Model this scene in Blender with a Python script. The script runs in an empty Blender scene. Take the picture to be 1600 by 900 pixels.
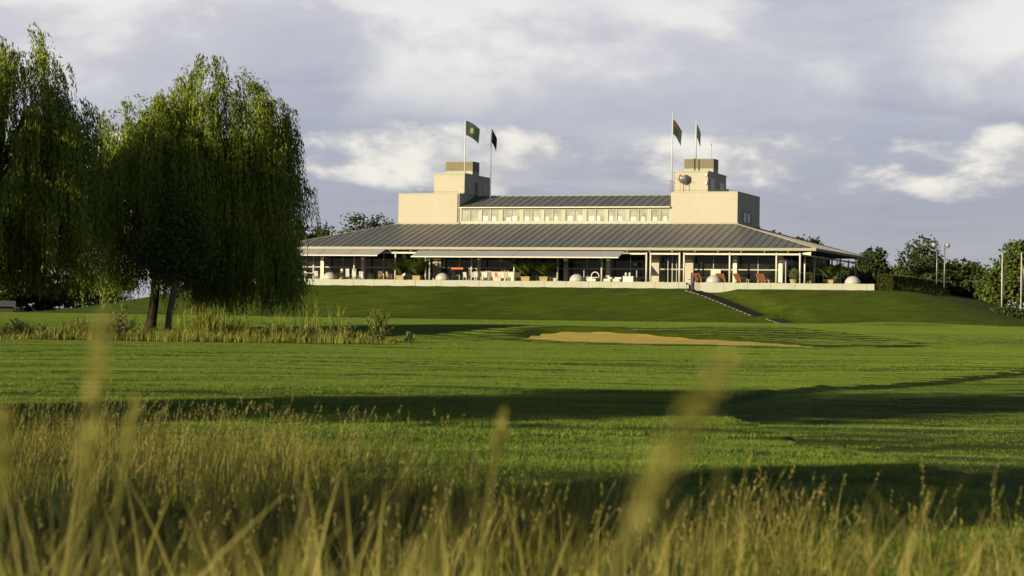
import bpy, math, random
import numpy as np
from mathutils import Vector, Matrix

R = math.radians
rng = np.random.default_rng(7)
random.seed(7)
scene = bpy.context.scene
col = scene.collection

# ------------------------------------------------------------------ camera
EYE = 1.5
cam_data = bpy.data.cameras.new('camera')
cam = bpy.data.objects.new('camera', cam_data)
col.objects.link(cam)
cam_data.sensor_width = 36.0
cam_data.lens = 36.0 * 3273 / 1600
cam_data.clip_start = 0.05
cam_data.clip_end = 20000
cam.matrix_world = (Matrix.Translation((0, 0, EYE)) @ Matrix.Rotation(math.pi / 2 + 0.0125, 4, 'X')
                    @ Matrix.Rotation(0.0145, 4, 'Z'))
cam_data.dof.use_dof = True
cam_data.dof.focus_distance = 80
cam_data.dof.aperture_fstop = 3.4
scene.camera = cam

# ------------------------------------------------------------------ sun and sky
SUN_EL = R(16.0)
SUN_DIR = Vector((-0.766, -0.643, 0)).normalized() * math.cos(SUN_EL) + Vector((0, 0, math.sin(SUN_EL)))
sun_data = bpy.data.lights.new('sun', 'SUN')
sun_data.energy = 4.9
sun_data.angle = R(0.6)
sun_data.color = (1.0, 0.84, 0.58)
sun = bpy.data.objects.new('sun', sun_data)
col.objects.link(sun)
sun.rotation_euler = (-SUN_DIR).to_track_quat('-Z', 'Y').to_euler()
sun.location = (-60, -50, 40)

world = bpy.data.worlds.new('World')
scene.world = world
world.use_nodes = True


class NT:
    """small helper to wire shader nodes"""
    def __init__(self, tree):
        self.t = tree
        tree.nodes.clear()

    def n(self, kind, **kw):
        nd = self.t.nodes.new(kind)
        for k, v in kw.items():
            setattr(nd, k, v)
        return nd

    def put(self, sock, v):
        if hasattr(v, 'is_output') or isinstance(v, bpy.types.NodeSocket):
            self.t.links.new(v, sock)
        elif v is not None:
            sock.default_value = v

    def math(self, op, a, b=None, c=None, clamp=False):
        nd = self.n('ShaderNodeMath', operation=op, use_clamp=clamp)
        for i, v in enumerate((a, b, c)):
            if v is not None:
                self.put(nd.inputs[i], v)
        return nd.outputs[0]

    def mix(self, fac, a, b, blend='MIX'):
        nd = self.n('ShaderNodeMix', data_type='RGBA', blend_type=blend)
        self.put(nd.inputs[0], fac)
        self.put(nd.inputs[6], a if not isinstance(a, tuple) else (*a, 1)[:4])
        self.put(nd.inputs[7], b if not isinstance(b, tuple) else (*b, 1)[:4])
        return nd.outputs[2]

    def ramp(self, fac, stops):
        nd = self.n('ShaderNodeValToRGB')
        el = nd.color_ramp.elements
        while len(el) > 1:
            el.remove(el[-1])
        for i, (p, c) in enumerate(stops):
            e = el[0] if i == 0 else el.new(p)
            e.position = p
            e.color = (*c, 1) if len(c) == 3 else c
        self.put(nd.inputs[0], fac)
        return nd.outputs[0]

    def smooth(self, v, a, b, lo=0.0, hi=1.0):
        nd = self.n('ShaderNodeMapRange', interpolation_type='SMOOTHSTEP')
        self.put(nd.inputs[0], v)
        for i, q in enumerate((a, b, lo, hi)):
            nd.inputs[i + 1].default_value = q
        return nd.outputs[0]

    def noise(self, vec, scale, detail=4, rough=0.55, dist=0.0, out=0):
        nd = self.n('ShaderNodeTexNoise')
        self.put(nd.inputs['Vector'], vec)
        nd.inputs['Scale'].default_value = scale
        nd.inputs['Detail'].default_value = detail
        nd.inputs['Roughness'].default_value = rough
        nd.inputs['Distortion'].default_value = dist
        return nd.outputs[out]

    def mapping(self, vec, scale=(1, 1, 1), loc=(0, 0, 0), rot=(0, 0, 0)):
        nd = self.n('ShaderNodeMapping')
        self.put(nd.inputs[0], vec)
        nd.inputs[1].default_value = loc
        nd.inputs[2].default_value = rot
        nd.inputs[3].default_value = scale
        return nd.outputs[0]


w = NT(world.node_tree)
sky = w.n('ShaderNodeTexSky', sky_type='NISHITA', sun_disc=False)
sky.sun_elevation = SUN_EL
sky.sun_rotation = math.atan2(SUN_DIR.x, SUN_DIR.y)
sky.altitude = 100
sky.air_density = 1.0
sky.dust_density = 1.5
sky.ozone_density = 1.5
tc = w.n('ShaderNodeTexCoord').outputs['Generated']
sep = w.n('ShaderNodeSeparateXYZ')
w.put(sep.inputs[0], tc)
el = sep.outputs[2]
# broken cloud bank low all round, clearing to blue towards the zenith; laid out over the direction, the same all the way round
bank = w.smooth(el, 0.15, 0.36, 1.0, 0.0)


def cloud_noise(off, scale, detail, rough, zs, loc, dist=0.0):
    return w.noise(w.mapping(tc, scale=(1, 1, zs), loc=(loc[0] + off[0], loc[1] + off[1], (loc[2] + off[2]))), scale, detail, rough, dist)


SH = (-0.012, 0.0, 0.022)                       # towards the light
puff = cloud_noise((0, 0, 0), 11.0, 9, 0.56, 2.1, (5.21, 0.4, 0.03), 0.15)
puff_s = cloud_noise(SH, 11.0, 9, 0.56, 2.1, (5.21, 0.4, 0.03), 0.15)
broad = cloud_noise((0, 0, 0), 4.6, 7, 0.52, 2.2, (2.35, 0.2, 0.42), 0.2)
broad_s = cloud_noise((-0.02, 0, 0.035), 4.6, 7, 0.52, 2.2, (2.35, 0.2, 0.42), 0.2)
wisp = w.noise(w.mapping(tc, scale=(1, 1, 6.0), loc=(1.7, 0, 0.3)), 6.0, 7, 0.6, 0.5)
blue = w.mix(1.0, sky.outputs[0], (0.100, 0.100, 0.100), 'MULTIPLY')
haze_c = w.ramp(w.math('MULTIPLY', el, 5.0), [(0.0, (0.47, 0.48, 0.51)), (0.18, (0.42, 0.43, 0.50)), (0.42, (0.43, 0.45, 0.555)), (0.75, (0.58, 0.58, 0.66))])
base = w.mix(w.math('MULTIPLY', bank, 0.90), blue, haze_c)
# soft grey undersides drifting through the haze
base = w.mix(w.math('MULTIPLY', w.math('MULTIPLY', w.smooth(wisp, 0.50, 0.30), 0.45), bank), base, (0.33, 0.34, 0.43))
base = w.mix(w.math('MULTIPLY', w.math('MULTIPLY', w.smooth(wisp, 0.50, 0.72), 0.40), bank), base, (0.66, 0.65, 0.66))
# high white veil
veil = w.math('MULTIPLY', w.smooth(broad, 0.40, 0.60), w.smooth(el, 0.070, 0.125))
veil_c = w.mix(w.smooth(w.math('SUBTRACT', broad, broad_s), -0.05, 0.06), (0.62, 0.62, 0.67), (0.86, 0.85, 0.83))
base = w.mix(w.math('MULTIPLY', w.math('MULTIPLY', veil, 0.95), bank), base, veil_c)
# cumulus row over the horizon: crisp lit tops, bases lost in the haze
env = w.math('MULTIPLY', w.smooth(el, 0.046, 0.068), w.smooth(el, 0.100, 0.078))
dens = w.math('ADD', puff, w.math('MULTIPLY', w.math('SUBTRACT', env, 1.0), 0.28))
cum = w.math('MULTIPLY', w.smooth(dens, 0.38, 0.51), w.smooth(el, 0.045, 0.066, 0.35, 1.0))
cum_c = w.mix(w.smooth(w.math('SUBTRACT', puff, puff_s), -0.08, 0.09), (0.52, 0.52, 0.56), (0.92, 0.89, 0.80))
skycol = w.mix(w.math('MULTIPLY', w.math('MULTIPLY', cum, 0.92), bank), base, cum_c)
bg = w.n('ShaderNodeBackground')
w.put(bg.inputs[0], skycol)
bg.inputs[1].default_value = 0.50
wo = w.n('ShaderNodeOutputWorld')
w.put(wo.inputs[0], bg.outputs[0])

scene.view_settings.view_transform = 'Standard'
scene.view_settings.look = 'None'
scene.view_settings.exposure = 1.0
scene.view_settings.gamma = 1.0
scene.render.engine = 'CYCLES'
scene.cycles.use_denoising = True
scene.cycles.max_bounces = 6
scene.cycles.transparent_max_bounces = 6
scene.cycles.diffuse_bounces = 3

# ------------------------------------------------------------------ materials
def material(name):
    m = bpy.data.materials.new(name)
    m.use_nodes = True
    nt = NT(m.node_tree)
    out = nt.n('ShaderNodeOutputMaterial')
    bsdf = nt.n('ShaderNodeBsdfPrincipled')
    nt.put(out.inputs[0], bsdf.outputs[0])
    return m, nt, bsdf, out


def surface(name, color, rough=0.7, metal=0.0, var=0.12, scale=1.5, bump=0.0, bscale=30, spec=0.3, streak=None, sheets=False):
    m, nt, b, out = material(name)
    pos = nt.n('ShaderNodeNewGeometry').outputs['Position']
    n1 = nt.noise(pos, scale, 5, 0.6)
    n2 = nt.noise(pos, scale * 9, 3, 0.6)
    f = nt.math('ADD', nt.math('MULTIPLY', n1, 0.7), nt.math('MULTIPLY', n2, 0.3))
    color = tuple(c * 0.525 for c in color)
    c0 = tuple(c * (1 - var) for c in color)
    c1 = tuple(min(1, c * (1 + var)) for c in color)
    c = nt.ramp(f, [(0.3, c0), (0.7, c1)])
    if streak:
        s = nt.noise(nt.mapping(pos, scale=(3.0, 3.0, 0.25)), 1.2, 4, 0.65)
        c = nt.mix(nt.smooth(s, 0.52, 0.75, 0, streak[1]), c, tuple(k * 0.525 for k in streak[0]))
    if sheets:
        rv_ = nt.n('ShaderNodeObjectInfo').outputs['Random']
        c = nt.mix(rv_, c, nt.mix(1.0, c, (0.80, 0.80, 0.80), 'MULTIPLY'))
    nt.put(b.inputs['Base Color'], c)
    b.inputs['Roughness'].default_value = rough
    b.inputs['Metallic'].default_value = metal
    b.inputs['Specular IOR Level'].default_value = spec
    if bump:
        bn = nt.n('ShaderNodeBump')
        bn.inputs['Strength'].default_value = bump
        bn.inputs['Distance'].default_value = 0.02
        nt.put(bn.inputs['Height'], nt.noise(pos, bscale, 4, 0.6))
        nt.put(b.inputs['Normal'], bn.outputs[0])
    return m


def leafy(name, c0, c1, c2, trans=0.22, scale=0.6, attr=None, rough=0.55, streaks=False):
    """foliage: colour differs leaf by leaf (mesh islands) and clump by clump, a little light passes through"""
    m, nt, b, out = material(name)
    geo = nt.n('ShaderNodeNewGeometry')
    n1 = nt.noise(geo.outputs['Position'], scale, 3, 0.6)
    if streaks:
        n2 = nt.noise(nt.mapping(geo.outputs['Position'], scale=(0.10, 0.75, 1.0), rot=(0, 0, 0.12)), 1.0, 4, 0.6)
        n1 = nt.math('ADD', nt.math('MULTIPLY', n1, 0.35), nt.math('MULTIPLY_ADD', nt.math('SUBTRACT', n2, 0.5), 1.5, 0.325))
    if attr:
        a = nt.n('ShaderNodeAttribute')
        a.attribute_name = attr
        rnd = a.outputs['Fac']
    else:
        rnd = geo.outputs['Random Per Island']
    f = nt.math('ADD', nt.math('MULTIPLY', n1, 0.55), nt.math('MULTIPLY', rnd, 0.45))
    c = nt.ramp(f, [(0.22, c0), (0.5, c1), (0.8, c2)])
    nt.put(b.inputs['Base Color'], c)
    b.inputs['Roughness'].default_value = rough
    b.inputs['Specular IOR Level'].default_value = 0.15
    tr = nt.n('ShaderNodeBsdfTranslucent')
    nt.put(tr.inputs[0], c)
    mx = nt.n('ShaderNodeMixShader')
    mx.inputs[0].default_value = trans
    nt.put(mx.inputs[1], b.outputs[0])
    nt.put(mx.inputs[2], tr.outputs[0])
    nt.put(out.inputs[0], mx.outputs[0])
    return m


M = {}
M['stucco'] = surface('cream_render', (0.60, 0.56, 0.42), 0.85, var=0.05, scale=0.5, bump=0.15, bscale=14,
                      streak=((0.45, 0.41, 0.31), 0.25))
M['plinth'] = surface('pale_flashing', (0.46, 0.44, 0.30), 0.6, var=0.06)
M['roof'] = surface('zinc_roof', (0.195, 0.197, 0.182), 0.5, metal=0.1, var=0.10, scale=0.7, spec=0.4,
                    streak=((0.12, 0.12, 0.11), 0.45), sheets=True)
M['roof_seam'] = surface('zinc_seam', (0.10, 0.10, 0.09), 0.55, metal=0.35, var=0.08)
M['fascia'] = surface('cream_fascia', (0.42, 0.41, 0.26), 0.55, var=0.06)
M['soffit'] = surface('soffit_boards', (0.30, 0.27, 0.16), 0.7, var=0.15, scale=3)
M['white'] = surface('cream_paint', (0.80, 0.78, 0.60), 0.5, var=0.05)
M['frame'] = surface('window_frame_paint', (0.52, 0.54, 0.40), 0.5, var=0.05)
M['concrete'] = surface('pale_concrete', (0.52, 0.55, 0.42), 0.9, var=0.09, scale=0.9, bump=0.2, bscale=12,
                        streak=((0.36, 0.37, 0.27), 0.5))
M['paving'] = surface('terrace_paving', (0.42, 0.39, 0.32), 0.9, var=0.1)
M['louvre'] = surface('brown_louvre', (0.27, 0.24, 0.13), 0.6, var=0.1)
M['dark'] = surface('dark_metal', (0.04, 0.04, 0.045), 0.5, metal=0.3, var=0.1)
M['greymetal'] = surface('grey_metal', (0.30, 0.29, 0.30), 0.45, metal=0.5, var=0.1)
M['pole'] = surface('white_pole', (0.80, 0.79, 0.70), 0.4, var=0.03)
M['awning'] = surface('awning_cloth', (0.43, 0.44, 0.435), 0.9, var=0.05)
M['dome'] = surface('opal_dome', (0.62, 0.58, 0.54), 0.35, var=0.06, spec=0.5)
M['terracotta'] = surface('terracotta', (0.50, 0.36, 0.16), 0.85, var=0.1)
M['leather'] = surface('rust_brown_cloth', (0.27, 0.085, 0.025), 0.75, var=0.1)
M['wood'] = surface('pale_teak', (0.55, 0.44, 0.25), 0.7, var=0.15, scale=6)
M['whiteplastic'] = surface('white_plastic', (0.80, 0.79, 0.74), 0.45, var=0.03)
M['cloth'] = surface('white_cloth', (0.80, 0.77, 0.62), 0.9, var=0.04)
M['orange'] = surface('orange_cloth', (0.70, 0.22, 0.07), 0.9, var=0.08)
M['wicker'] = surface('dark_wicker', (0.07, 0.055, 0.035), 0.8, var=0.2, scale=10)
M['bark'] = surface('bark', (0.085, 0.062, 0.035), 0.95, var=0.35, scale=5, bump=0.7, bscale=9)
M['barklight'] = surface('bark_light', (0.16, 0.125, 0.07), 0.95, var=0.3, scale=6, bump=0.6, bscale=10)
M['sand'] = surface('bunker_sand', (0.54, 0.40, 0.065), 0.95, var=0.16, scale=0.8, bump=0.5, bscale=5)
M['slate'] = surface('grey_shed_roof', (0.09, 0.095, 0.115), 0.7, var=0.1)
M['step'] = surface('step_concrete', (0.38, 0.36, 0.27), 0.9, var=0.12)
M['step_shade'] = surface('shade_dark_step', (0.045, 0.043, 0.045), 0.9, var=0.15)  # near-black: the shade on the stairs is put into the step colour
M['flag'] = surface('flag_green', (0.022, 0.050, 0.034), 0.8, var=0.1)
M['flagdark'] = surface('flag_dark_green', (0.012, 0.030, 0.018), 0.8, var=0.1)
M['flagred'] = surface('flag_red', (0.11, 0.026, 0.014), 0.8, var=0.1)
M['emblem'] = surface('flag_emblem', (0.30, 0.29, 0.14), 0.8, var=0.05)
M['flagblue'] = surface('flag_blue', (0.03, 0.045, 0.09), 0.8, var=0.05)
M['flagyellow'] = surface('flag_yellow', (0.30, 0.27, 0.07), 0.8, var=0.05)

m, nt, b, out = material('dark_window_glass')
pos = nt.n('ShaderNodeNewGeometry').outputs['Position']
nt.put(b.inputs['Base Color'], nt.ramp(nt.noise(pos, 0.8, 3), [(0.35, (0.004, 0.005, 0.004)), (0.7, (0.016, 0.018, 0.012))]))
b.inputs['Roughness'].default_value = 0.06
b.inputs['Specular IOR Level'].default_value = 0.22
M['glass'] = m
m, nt, b, out = material('clerestory_glass')
pos = nt.n('ShaderNodeNewGeometry').outputs['Position']
nt.put(b.inputs['Base Color'], nt.ramp(nt.noise(pos, 1.1, 3), [(0.3, (0.16, 0.18, 0.13)), (0.7, (0.30, 0.31, 0.24))]))
b.inputs['Roughness'].default_value = 0.08
M['glass_pale'] = m
m, nt, b, out = material('lamp_globe_glass')
b.inputs['Base Color'].default_value = (0.20, 0.20, 0.20, 1)
b.inputs['Roughness'].default_value = 0.2
M['globe'] = m

M['willow'] = leafy('willow_leaf', (0.0559, 0.0867, 0.0082), (0.1187, 0.1626, 0.0164), (0.2374, 0.2588, 0.0368), 0.25, 0.5)
M['slimleaf'] = leafy('slim_tree_leaf', (0.0242, 0.0440, 0.0066), (0.0397, 0.0661, 0.0099), (0.0661, 0.0936, 0.0149), 0.15, 0.8)
M['treeleaf'] = leafy('broad_leaf', (0.0156, 0.0255, 0.0057), (0.0298, 0.0454, 0.0091), (0.0531, 0.0710, 0.0136), 0.15, 0.35)
M['treeleaf2'] = leafy('light_broad_leaf', (0.0310, 0.0482, 0.0083), (0.0550, 0.0791, 0.0134), (0.0894, 0.1170, 0.0206), 0.2, 0.35)
M['hedge'] = leafy('hedge_leaf', (0.0181, 0.0271, 0.0052), (0.0361, 0.0451, 0.0077), (0.0783, 0.0783, 0.0103), 0.12, 0.9)
M['shrub'] = leafy('shrub_leaf', (0.0559, 0.0727, 0.0129), (0.1118, 0.1286, 0.0301), (0.2012, 0.2124, 0.0688), 0.25, 1.5)
M['palm'] = leafy('palm_leaf', (0.0235, 0.0410, 0.0062), (0.0467, 0.0702, 0.0116), (0.0935, 0.1170, 0.0193), 0.15, 2)
M['reed'] = leafy('reed_leaf', (0.075, 0.1, 0.01), (0.15, 0.165, 0.022), (0.27, 0.25, 0.05), 0.3, 1.2, attr='tint')
M['strip'] = leafy('meadow_strip_grass', (0.065, 0.085, 0.01), (0.14, 0.15, 0.02), (0.26, 0.24, 0.055), 0.25, 0.7, attr='tint')
M['tall'] = leafy('tall_dry_grass', (0.045, 0.048, 0.008), (0.15, 0.142, 0.024), (0.34, 0.295, 0.085), 0.35, 0.45, attr='tint')
M['stalk'] = leafy('near_grass_stalk', (0.13, 0.14, 0.022), (0.22, 0.215, 0.045), (0.33, 0.3, 0.085), 0.35, 3)
M['mown'] = leafy('mown_grass_blade', (0.0504, 0.0877, 0.0075), (0.1008, 0.1535, 0.0160), (0.1813, 0.2456, 0.0373), 0.25, 0.35, attr='tint', streaks=True)

# ground: mown turf
m, nt, b, out = material('mown_turf')
pos = nt.n('ShaderNodeNewGeometry').outputs['Position']
big = nt.noise(pos, 0.09, 4, 0.6)
mid = nt.noise(nt.mapping(pos, scale=(0.35, 1.0, 1.0), rot=(0, 0, 0.3)), 0.9, 4, 0.65)
fine = nt.noise(pos, 14.0, 4, 0.7)
f = nt.math('ADD', nt.math('ADD', nt.math('MULTIPLY', big, 0.35), nt.math('MULTIPLY', mid, 0.35)), nt.math('MULTIPLY', fine, 0.30))
streak = nt.noise(nt.mapping(pos, scale=(0.16, 1.3, 4.0), rot=(0, 0, 0.34)), 1.1, 5, 0.65)
f = nt.math('ADD', f, nt.math('MULTIPLY', nt.math('SUBTRACT', streak, 0.5), 0.55))
c = nt.ramp(f, [(0.34, (0.019, 0.032, 0.002)), (0.5, (0.034, 0.052, 0.003)), (0.66, (0.055, 0.073, 0.006))])
nt.put(b.inputs['Base Color'], c)
b.inputs['Roughness'].default_value = 0.9
b.inputs['Specular IOR Level'].default_value = 0.08
bn = nt.n('ShaderNodeBump')
bn.inputs['Strength'].default_value = 0.9
bn.inputs['Distance'].default_value = 0.11
nt.put(bn.inputs['Height'], nt.math('ADD', nt.noise(pos, 6.0, 5, 0.75), nt.math('MULTIPLY', mid, 0.8)))
nt.put(b.inputs['Normal'], bn.outputs[0])
M['turf'] = m

# ------------------------------------------------------------------ frames of reference
YAW = 0.3407
ORG = (30.69, 212.0)                     # front corner of the clubhouse eaves
CU, SU = math.cos(YAW), math.sin(YAW)


def W(u, v, z=0.0):
    """clubhouse plan (u along the front, v into the depth) -> world"""
    return Vector((ORG[0] + u * CU + v * SU, ORG[1] - u * SU + v * CU, z))


def ss(a, b, x):
    t = np.clip((x - a) / (b - a), 0, 1)
    return t * t * (3 - 2 * t)


EDGE_Y = [14, 18, 22.1, 23.8, 26.2, 29.1, 32, 36, 42.6, 48.2, 52.6, 57.2, 63.4, 75, 90]
EDGE_X = [4.9, 4.5, 4.2, 3.9, 3.6, 3.1, 2.9, 3.3, 5.1, 7.4, 9.7, 12.3, 15.5, 21, 27]
BUNK = (7.2, 109.2, 9.6, 4.8)            # bunker centre and half sizes
BANG = math.atan2(-13.0, 14.5)           # it lies askew to the fairway


def bunker_r(x, y):
    ca_, sa_ = math.cos(BANG), math.sin(BANG)
    dx = ((x - BUNK[0]) * ca_ + (y - BUNK[1]) * sa_) / BUNK[2]
    dy = (-(x - BUNK[0]) * sa_ + (y - BUNK[1]) * ca_) / BUNK[3]
    ang = np.arctan2(dy, dx)
    wob = 1 + 0.07 * np.sin(3 * ang + 0.6) + 0.05 * np.sin(5 * ang + 2.0)
    return np.hypot(dx, dy) / wob


P0 = W(-12.6, -0.95)
P1 = W(-3.9, -8.4)
P2_ = W(-2.2, -9.3)
P3 = W(0.2, -11.9)
STAIRS = [(P0.x, P0.y, P1.x, P1.y), (P2_.x, P2_.y, P3.x, P3.y)]
_rw = np.random.default_rng(17)
WAVES = [(2 * math.pi / wl, a, p, 0.0024 * wl) for wl, a, p in zip(np.geomspace(1.6, 9.0, 9), _rw.normal(0, 0.22, 9), _rw.uniform(0, 6.28, 9))]


def terrain(x, y):
    z = terrain_base(x, y)
    for (ax, ay, bx_, by_) in STAIRS:
        ln_ = math.hypot(bx_ - ax, by_ - ay)
        ex_, ey_ = (bx_ - ax) / ln_, (by_ - ay) / ln_
        s_ = (x - ax) * ex_ + (y - ay) * ey_
        l_ = -(x - ax) * ey_ + (y - ay) * ex_
        m_ = (l_ > -0.98) * (l_ < 3.6) * (s_ > -0.3) * (s_ < ln_ + 0.9)
        if np.any(m_):
            sc_ = np.clip(s_, -0.3, ln_ + 0.9)
            zl_ = terrain_base(ax + ex_ * sc_ + ey_ * 0.98, ay + ey_ * sc_ - ex_ * 0.98)
            zc_ = np.minimum(z, zl_ - 0.06)
            z = np.where(m_, zc_ + (z - zc_) * ss(0.98, 3.6, l_), z)
    return z


def terrain_base(x, y):
    x = np.asarray(x, float)
    y = np.asarray(y, float)
    z = 0.72 * ss(106, 142, y) + 0.22 * ss(142, 188, y)
    z = z + 0.05 * np.sin(x * 0.21 + y * 0.05) * ss(10, 30, y) * (1 - ss(60, 95, y)) + 0.04 * np.sin(y * 0.19 + x * 0.07) * ss(10, 30, y)
    rip = 0.0
    for k_, a_, p_, am_ in WAVES:
        rip = rip + am_ * np.sin(k_ * (y * math.cos(a_) + x * math.sin(a_) + 0.6 * np.sin(x * 0.17 + p_)) + p_)
    z = z + rip * ss(12, 20, y) * (1 - ss(90, 100, y))
    dx, dy = x - ORG[0], y - ORG[1]
    u = dx * CU - dy * SU
    v = dx * SU + dy * CU
    du = np.maximum(np.maximum((-63.5 - u) / 2.3, (u - 8.5) / 1.45), 0)
    dv = np.maximum(np.maximum(-0.7 - v, v - 44), 0)
    dn = np.hypot(du, dv)
    t = np.clip(dn / 11.5, 0, 1)
    z = z + 3.52 * (0.5 * (1 - t) + 0.5 * (1 - ss(0, 11.5, dn)))
    # mound that carries the bunker
    rm = np.hypot((x - 9.5) / 13.2, (y - 118) / 15.5)
    z = z + 0.15 * (1 - ss(0.975, 1.02, rm)) * ss(6, 16, x)
    win = ss(-7, 4, x) * (1 - ss(14, 25, x))
    z = z + 0.74 * np.exp(-((y - 118) / 7.0) ** 2) * win
    z = z + 0.3 * np.exp(-(((x - 35) / 5) ** 2 + ((y - 187) / 6) ** 2))
    rb = bunker_r(x, y)
    q_ = -(x - BUNK[0]) * math.sin(BANG) + (y - BUNK[1]) * math.cos(BANG)
    floor = 0.01 + 0.33 * np.clip((q_ + 3.5) / 8.4, 0, 1) ** 1.2 * (0.35 + 0.65 * np.exp(-((x - 9.0) / 5.5) ** 2))
    inside = 1 - ss(0.92, 1.04, rb)
    z = z + 0.10 * np.exp(-((rb - 1.10) / 0.09) ** 2) * (q_ < 0) * ss(0, 2.5, -q_)
    z = z * (1 - inside) + (np.minimum(z, np.maximum(floor, z - 0.20 - 0.16 * (1 - ss(1.0, 8.0, x)))) - 0.05) * inside
    # cut edge between the rough and the close-mown fairway
    xe = np.interp(y, EDGE_Y, EDGE_X)
    fade = ss(14, 20, y) * (1 - ss(66, 80, y))
    z = z - 0.11 * ss(0, 0.16, x - xe) * fade
    return z


def tz(x, y):
    return float(terrain(x, y))


# ------------------------------------------------------------------ object helpers
def tag(o, label=None, cat=None, group=None, kind=None):
    if label: o['label'] = label
    if cat: o['category'] = cat
    if group: o['group'] = group
    if kind: o['kind'] = kind
    return o


def empty(name, loc=(0, 0, 0), rz=0.0, label=None, cat=None, group=None):
    o = bpy.data.objects.new(name, None)
    o.empty_display_size = 0.3
    o.location = loc
    o.rotation_euler = (0, 0, rz)
    col.objects.link(o)
    return tag(o, label, cat, group)


def link_mesh(name, me, mat, parent=None, smooth=False):
    if mat is not None and not me.materials:
        me.materials.append(M[mat] if isinstance(mat, str) else mat)
    o = bpy.data.objects.new(name, me)
    col.objects.link(o)
    o.parent = parent
    if smooth:
        me.polygons.foreach_set('use_smooth', [True] * len(me.polygons))
    return o


class MB:
    """collects simple solids, then links them as ONE mesh"""
    def __init__(self):
        self.v, self.f = [], []

    def solid(self, pts, faces):
        n = len(self.v)
        self.v += [tuple(p) for p in pts]
        self.f += [tuple(i + n for i in f) for f in faces]
        return self

    def hexa(self, p):          # 8 points: 4 bottom (ccw), 4 top
        return self.solid(p, [(3, 2, 1, 0), (4, 5, 6, 7), (0, 1, 5, 4), (1, 2, 6, 5), (2, 3, 7, 6), (3, 0, 4, 7)])

    def box(self, x0, x1, y0, y1, z0, z1):
        return self.hexa([(x0, y0, z0), (x1, y0, z0), (x1, y1, z0), (x0, y1, z0),
                          (x0, y0, z1), (x1, y0, z1), (x1, y1, z1), (x0, y1, z1)])

    def tube(self, pts, radii, n=8, cap=True):
        pts = [Vector(p) for p in pts]
        if not hasattr(radii, '__len__'):
            radii = [radii] * len(pts)
        base = len(self.v)
        for i, p in enumerate(pts):
            a = pts[max(i - 1, 0)]
            c = pts[min(i + 1, len(pts) - 1)]
            d = (c - a).normalized()
            e = d.cross(Vector((0.31, 0.95, 0.05)))
            if e.length < 1e-3:
                e = d.cross(Vector((1, 0, 0)))
            e.normalize()
            g = d.cross(e)
            for k in range(n):
                t = 2 * math.pi * k / n
                self.v.append(tuple(p + (e * math.cos(t) + g * math.sin(t)) * radii[i]))
        for i in range(len(pts) - 1):
            for k in range(n):
                k2 = (k + 1) % n
                self.f.append((base + i * n + k, base + i * n + k2, base + (i + 1) * n + k2, base + (i + 1) * n + k))
        if cap:
            self.f.append(tuple(base + k for k in reversed(range(n))))
            self.f.append(tuple(base + (len(pts) - 1) * n + k for k in range(n)))
        return self

    def lathe(self, prof, n=20, c=(0, 0)):
        base = len(self.v)
        for r, z in prof:
            for k in range(n):
                t = 2 * math.pi * k / n
                self.v.append((c[0] + r * math.cos(t), c[1] + r * math.sin(t), z))
        for i in range(len(prof) - 1):
            for k in range(n):
                k2 = (k + 1) % n
                self.f.append((base + i * n + k, base + i * n + k2, base + (i + 1) * n + k2, base + (i + 1) * n + k))
        self.f.append(tuple(base + k for k in reversed(range(n))))
        self.f.append(tuple(base + (len(prof) - 1) * n + k for k in range(n)))
        return self

    def mesh(self, name):
        me = bpy.data.meshes.new(name)
        me.from_pydata(self.v, [], self.f)
        me.update()
        return me

    def build(self, name, mat, parent=None, smooth=False):
        return link_mesh(name, self.mesh(name), mat, parent, smooth)


def quads_mesh(name, P, tint=None):
    """P: (n,4,3) quads -> mesh, fast"""
    n = len(P)
    me = bpy.data.meshes.new(name)
    me.vertices.add(n * 4)
    me.vertices.foreach_set('co', P.reshape(-1).astype(np.float32))
    me.loops.add(n * 4)
    me.loops.foreach_set('vertex_index', np.arange(n * 4, dtype=np.int32))
    me.polygons.add(n)
    me.polygons.foreach_set('loop_start', np.arange(0, n * 4, 4, dtype=np.int32))
    me.update(calc_edges=True)
    if tint is not None:
        a = me.attributes.new('tint', 'FLOAT', 'POINT')
        a.data.foreach_set('value', np.repeat(tint, 4).astype(np.float32))
    return me


def leaf_quads(C, size, aspect, rg, droop=None, flat=0.0):
    """rhombic leaves round centres C with random orientation; droop=(n,3) fixes the long axis"""
    n = len(C)
    d = rg.normal(size=(n, 3))
    d[:, 2] *= (1 - flat)
    if droop is not None:
        d = droop + d * 0.35
    d /= np.linalg.norm(d, axis=1)[:, None] + 1e-9
    e = rg.normal(size=(n, 3))
    e -= (e * d).sum(1)[:, None] * d
    e /= np.linalg.norm(e, axis=1)[:, None] + 1e-9
    s = size * rg.uniform(0.65, 1.35, n)[:, None]
    a = C - d * s * 0.5
    bq = C + e * s * aspect * 0.5
    cq = C + d * s * 0.5
    dq = C - e * s * aspect * 0.5
    return np.stack([a, bq, cq, dq], 1)


def ribbon_blades(base, height, lean, width, segs, rg, bend=1.0, face=None):
    """grass blades as tapering ribbons -> (n*segs,4,3) quads"""
    n = len(base)
    ang = rg.uniform(0, 2 * np.pi, n) if face is None else face
    wv = np.stack([np.cos(ang), np.sin(ang), np.zeros(n)], 1)
    out_ = []
    prev = None
    for i in range(segs + 1):
        t = i / segs
        p = base.copy()
        p[:, 2] += height * (t - 0.18 * bend * t * t)
        p[:, :2] += lean * (height * t ** 1.8)[:, None]
        ww = wv * (width * (1 - 0.92 * t ** 1.5) * 0.5)[:, None]
        L, Rr = p - ww, p + ww
        if prev is not None:
            out_.append(np.stack([prev[0], prev[1], Rr, L], 1))
        prev = (L, Rr)
    return np.stack(out_, 1).reshape(-1, 4, 3)


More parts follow.
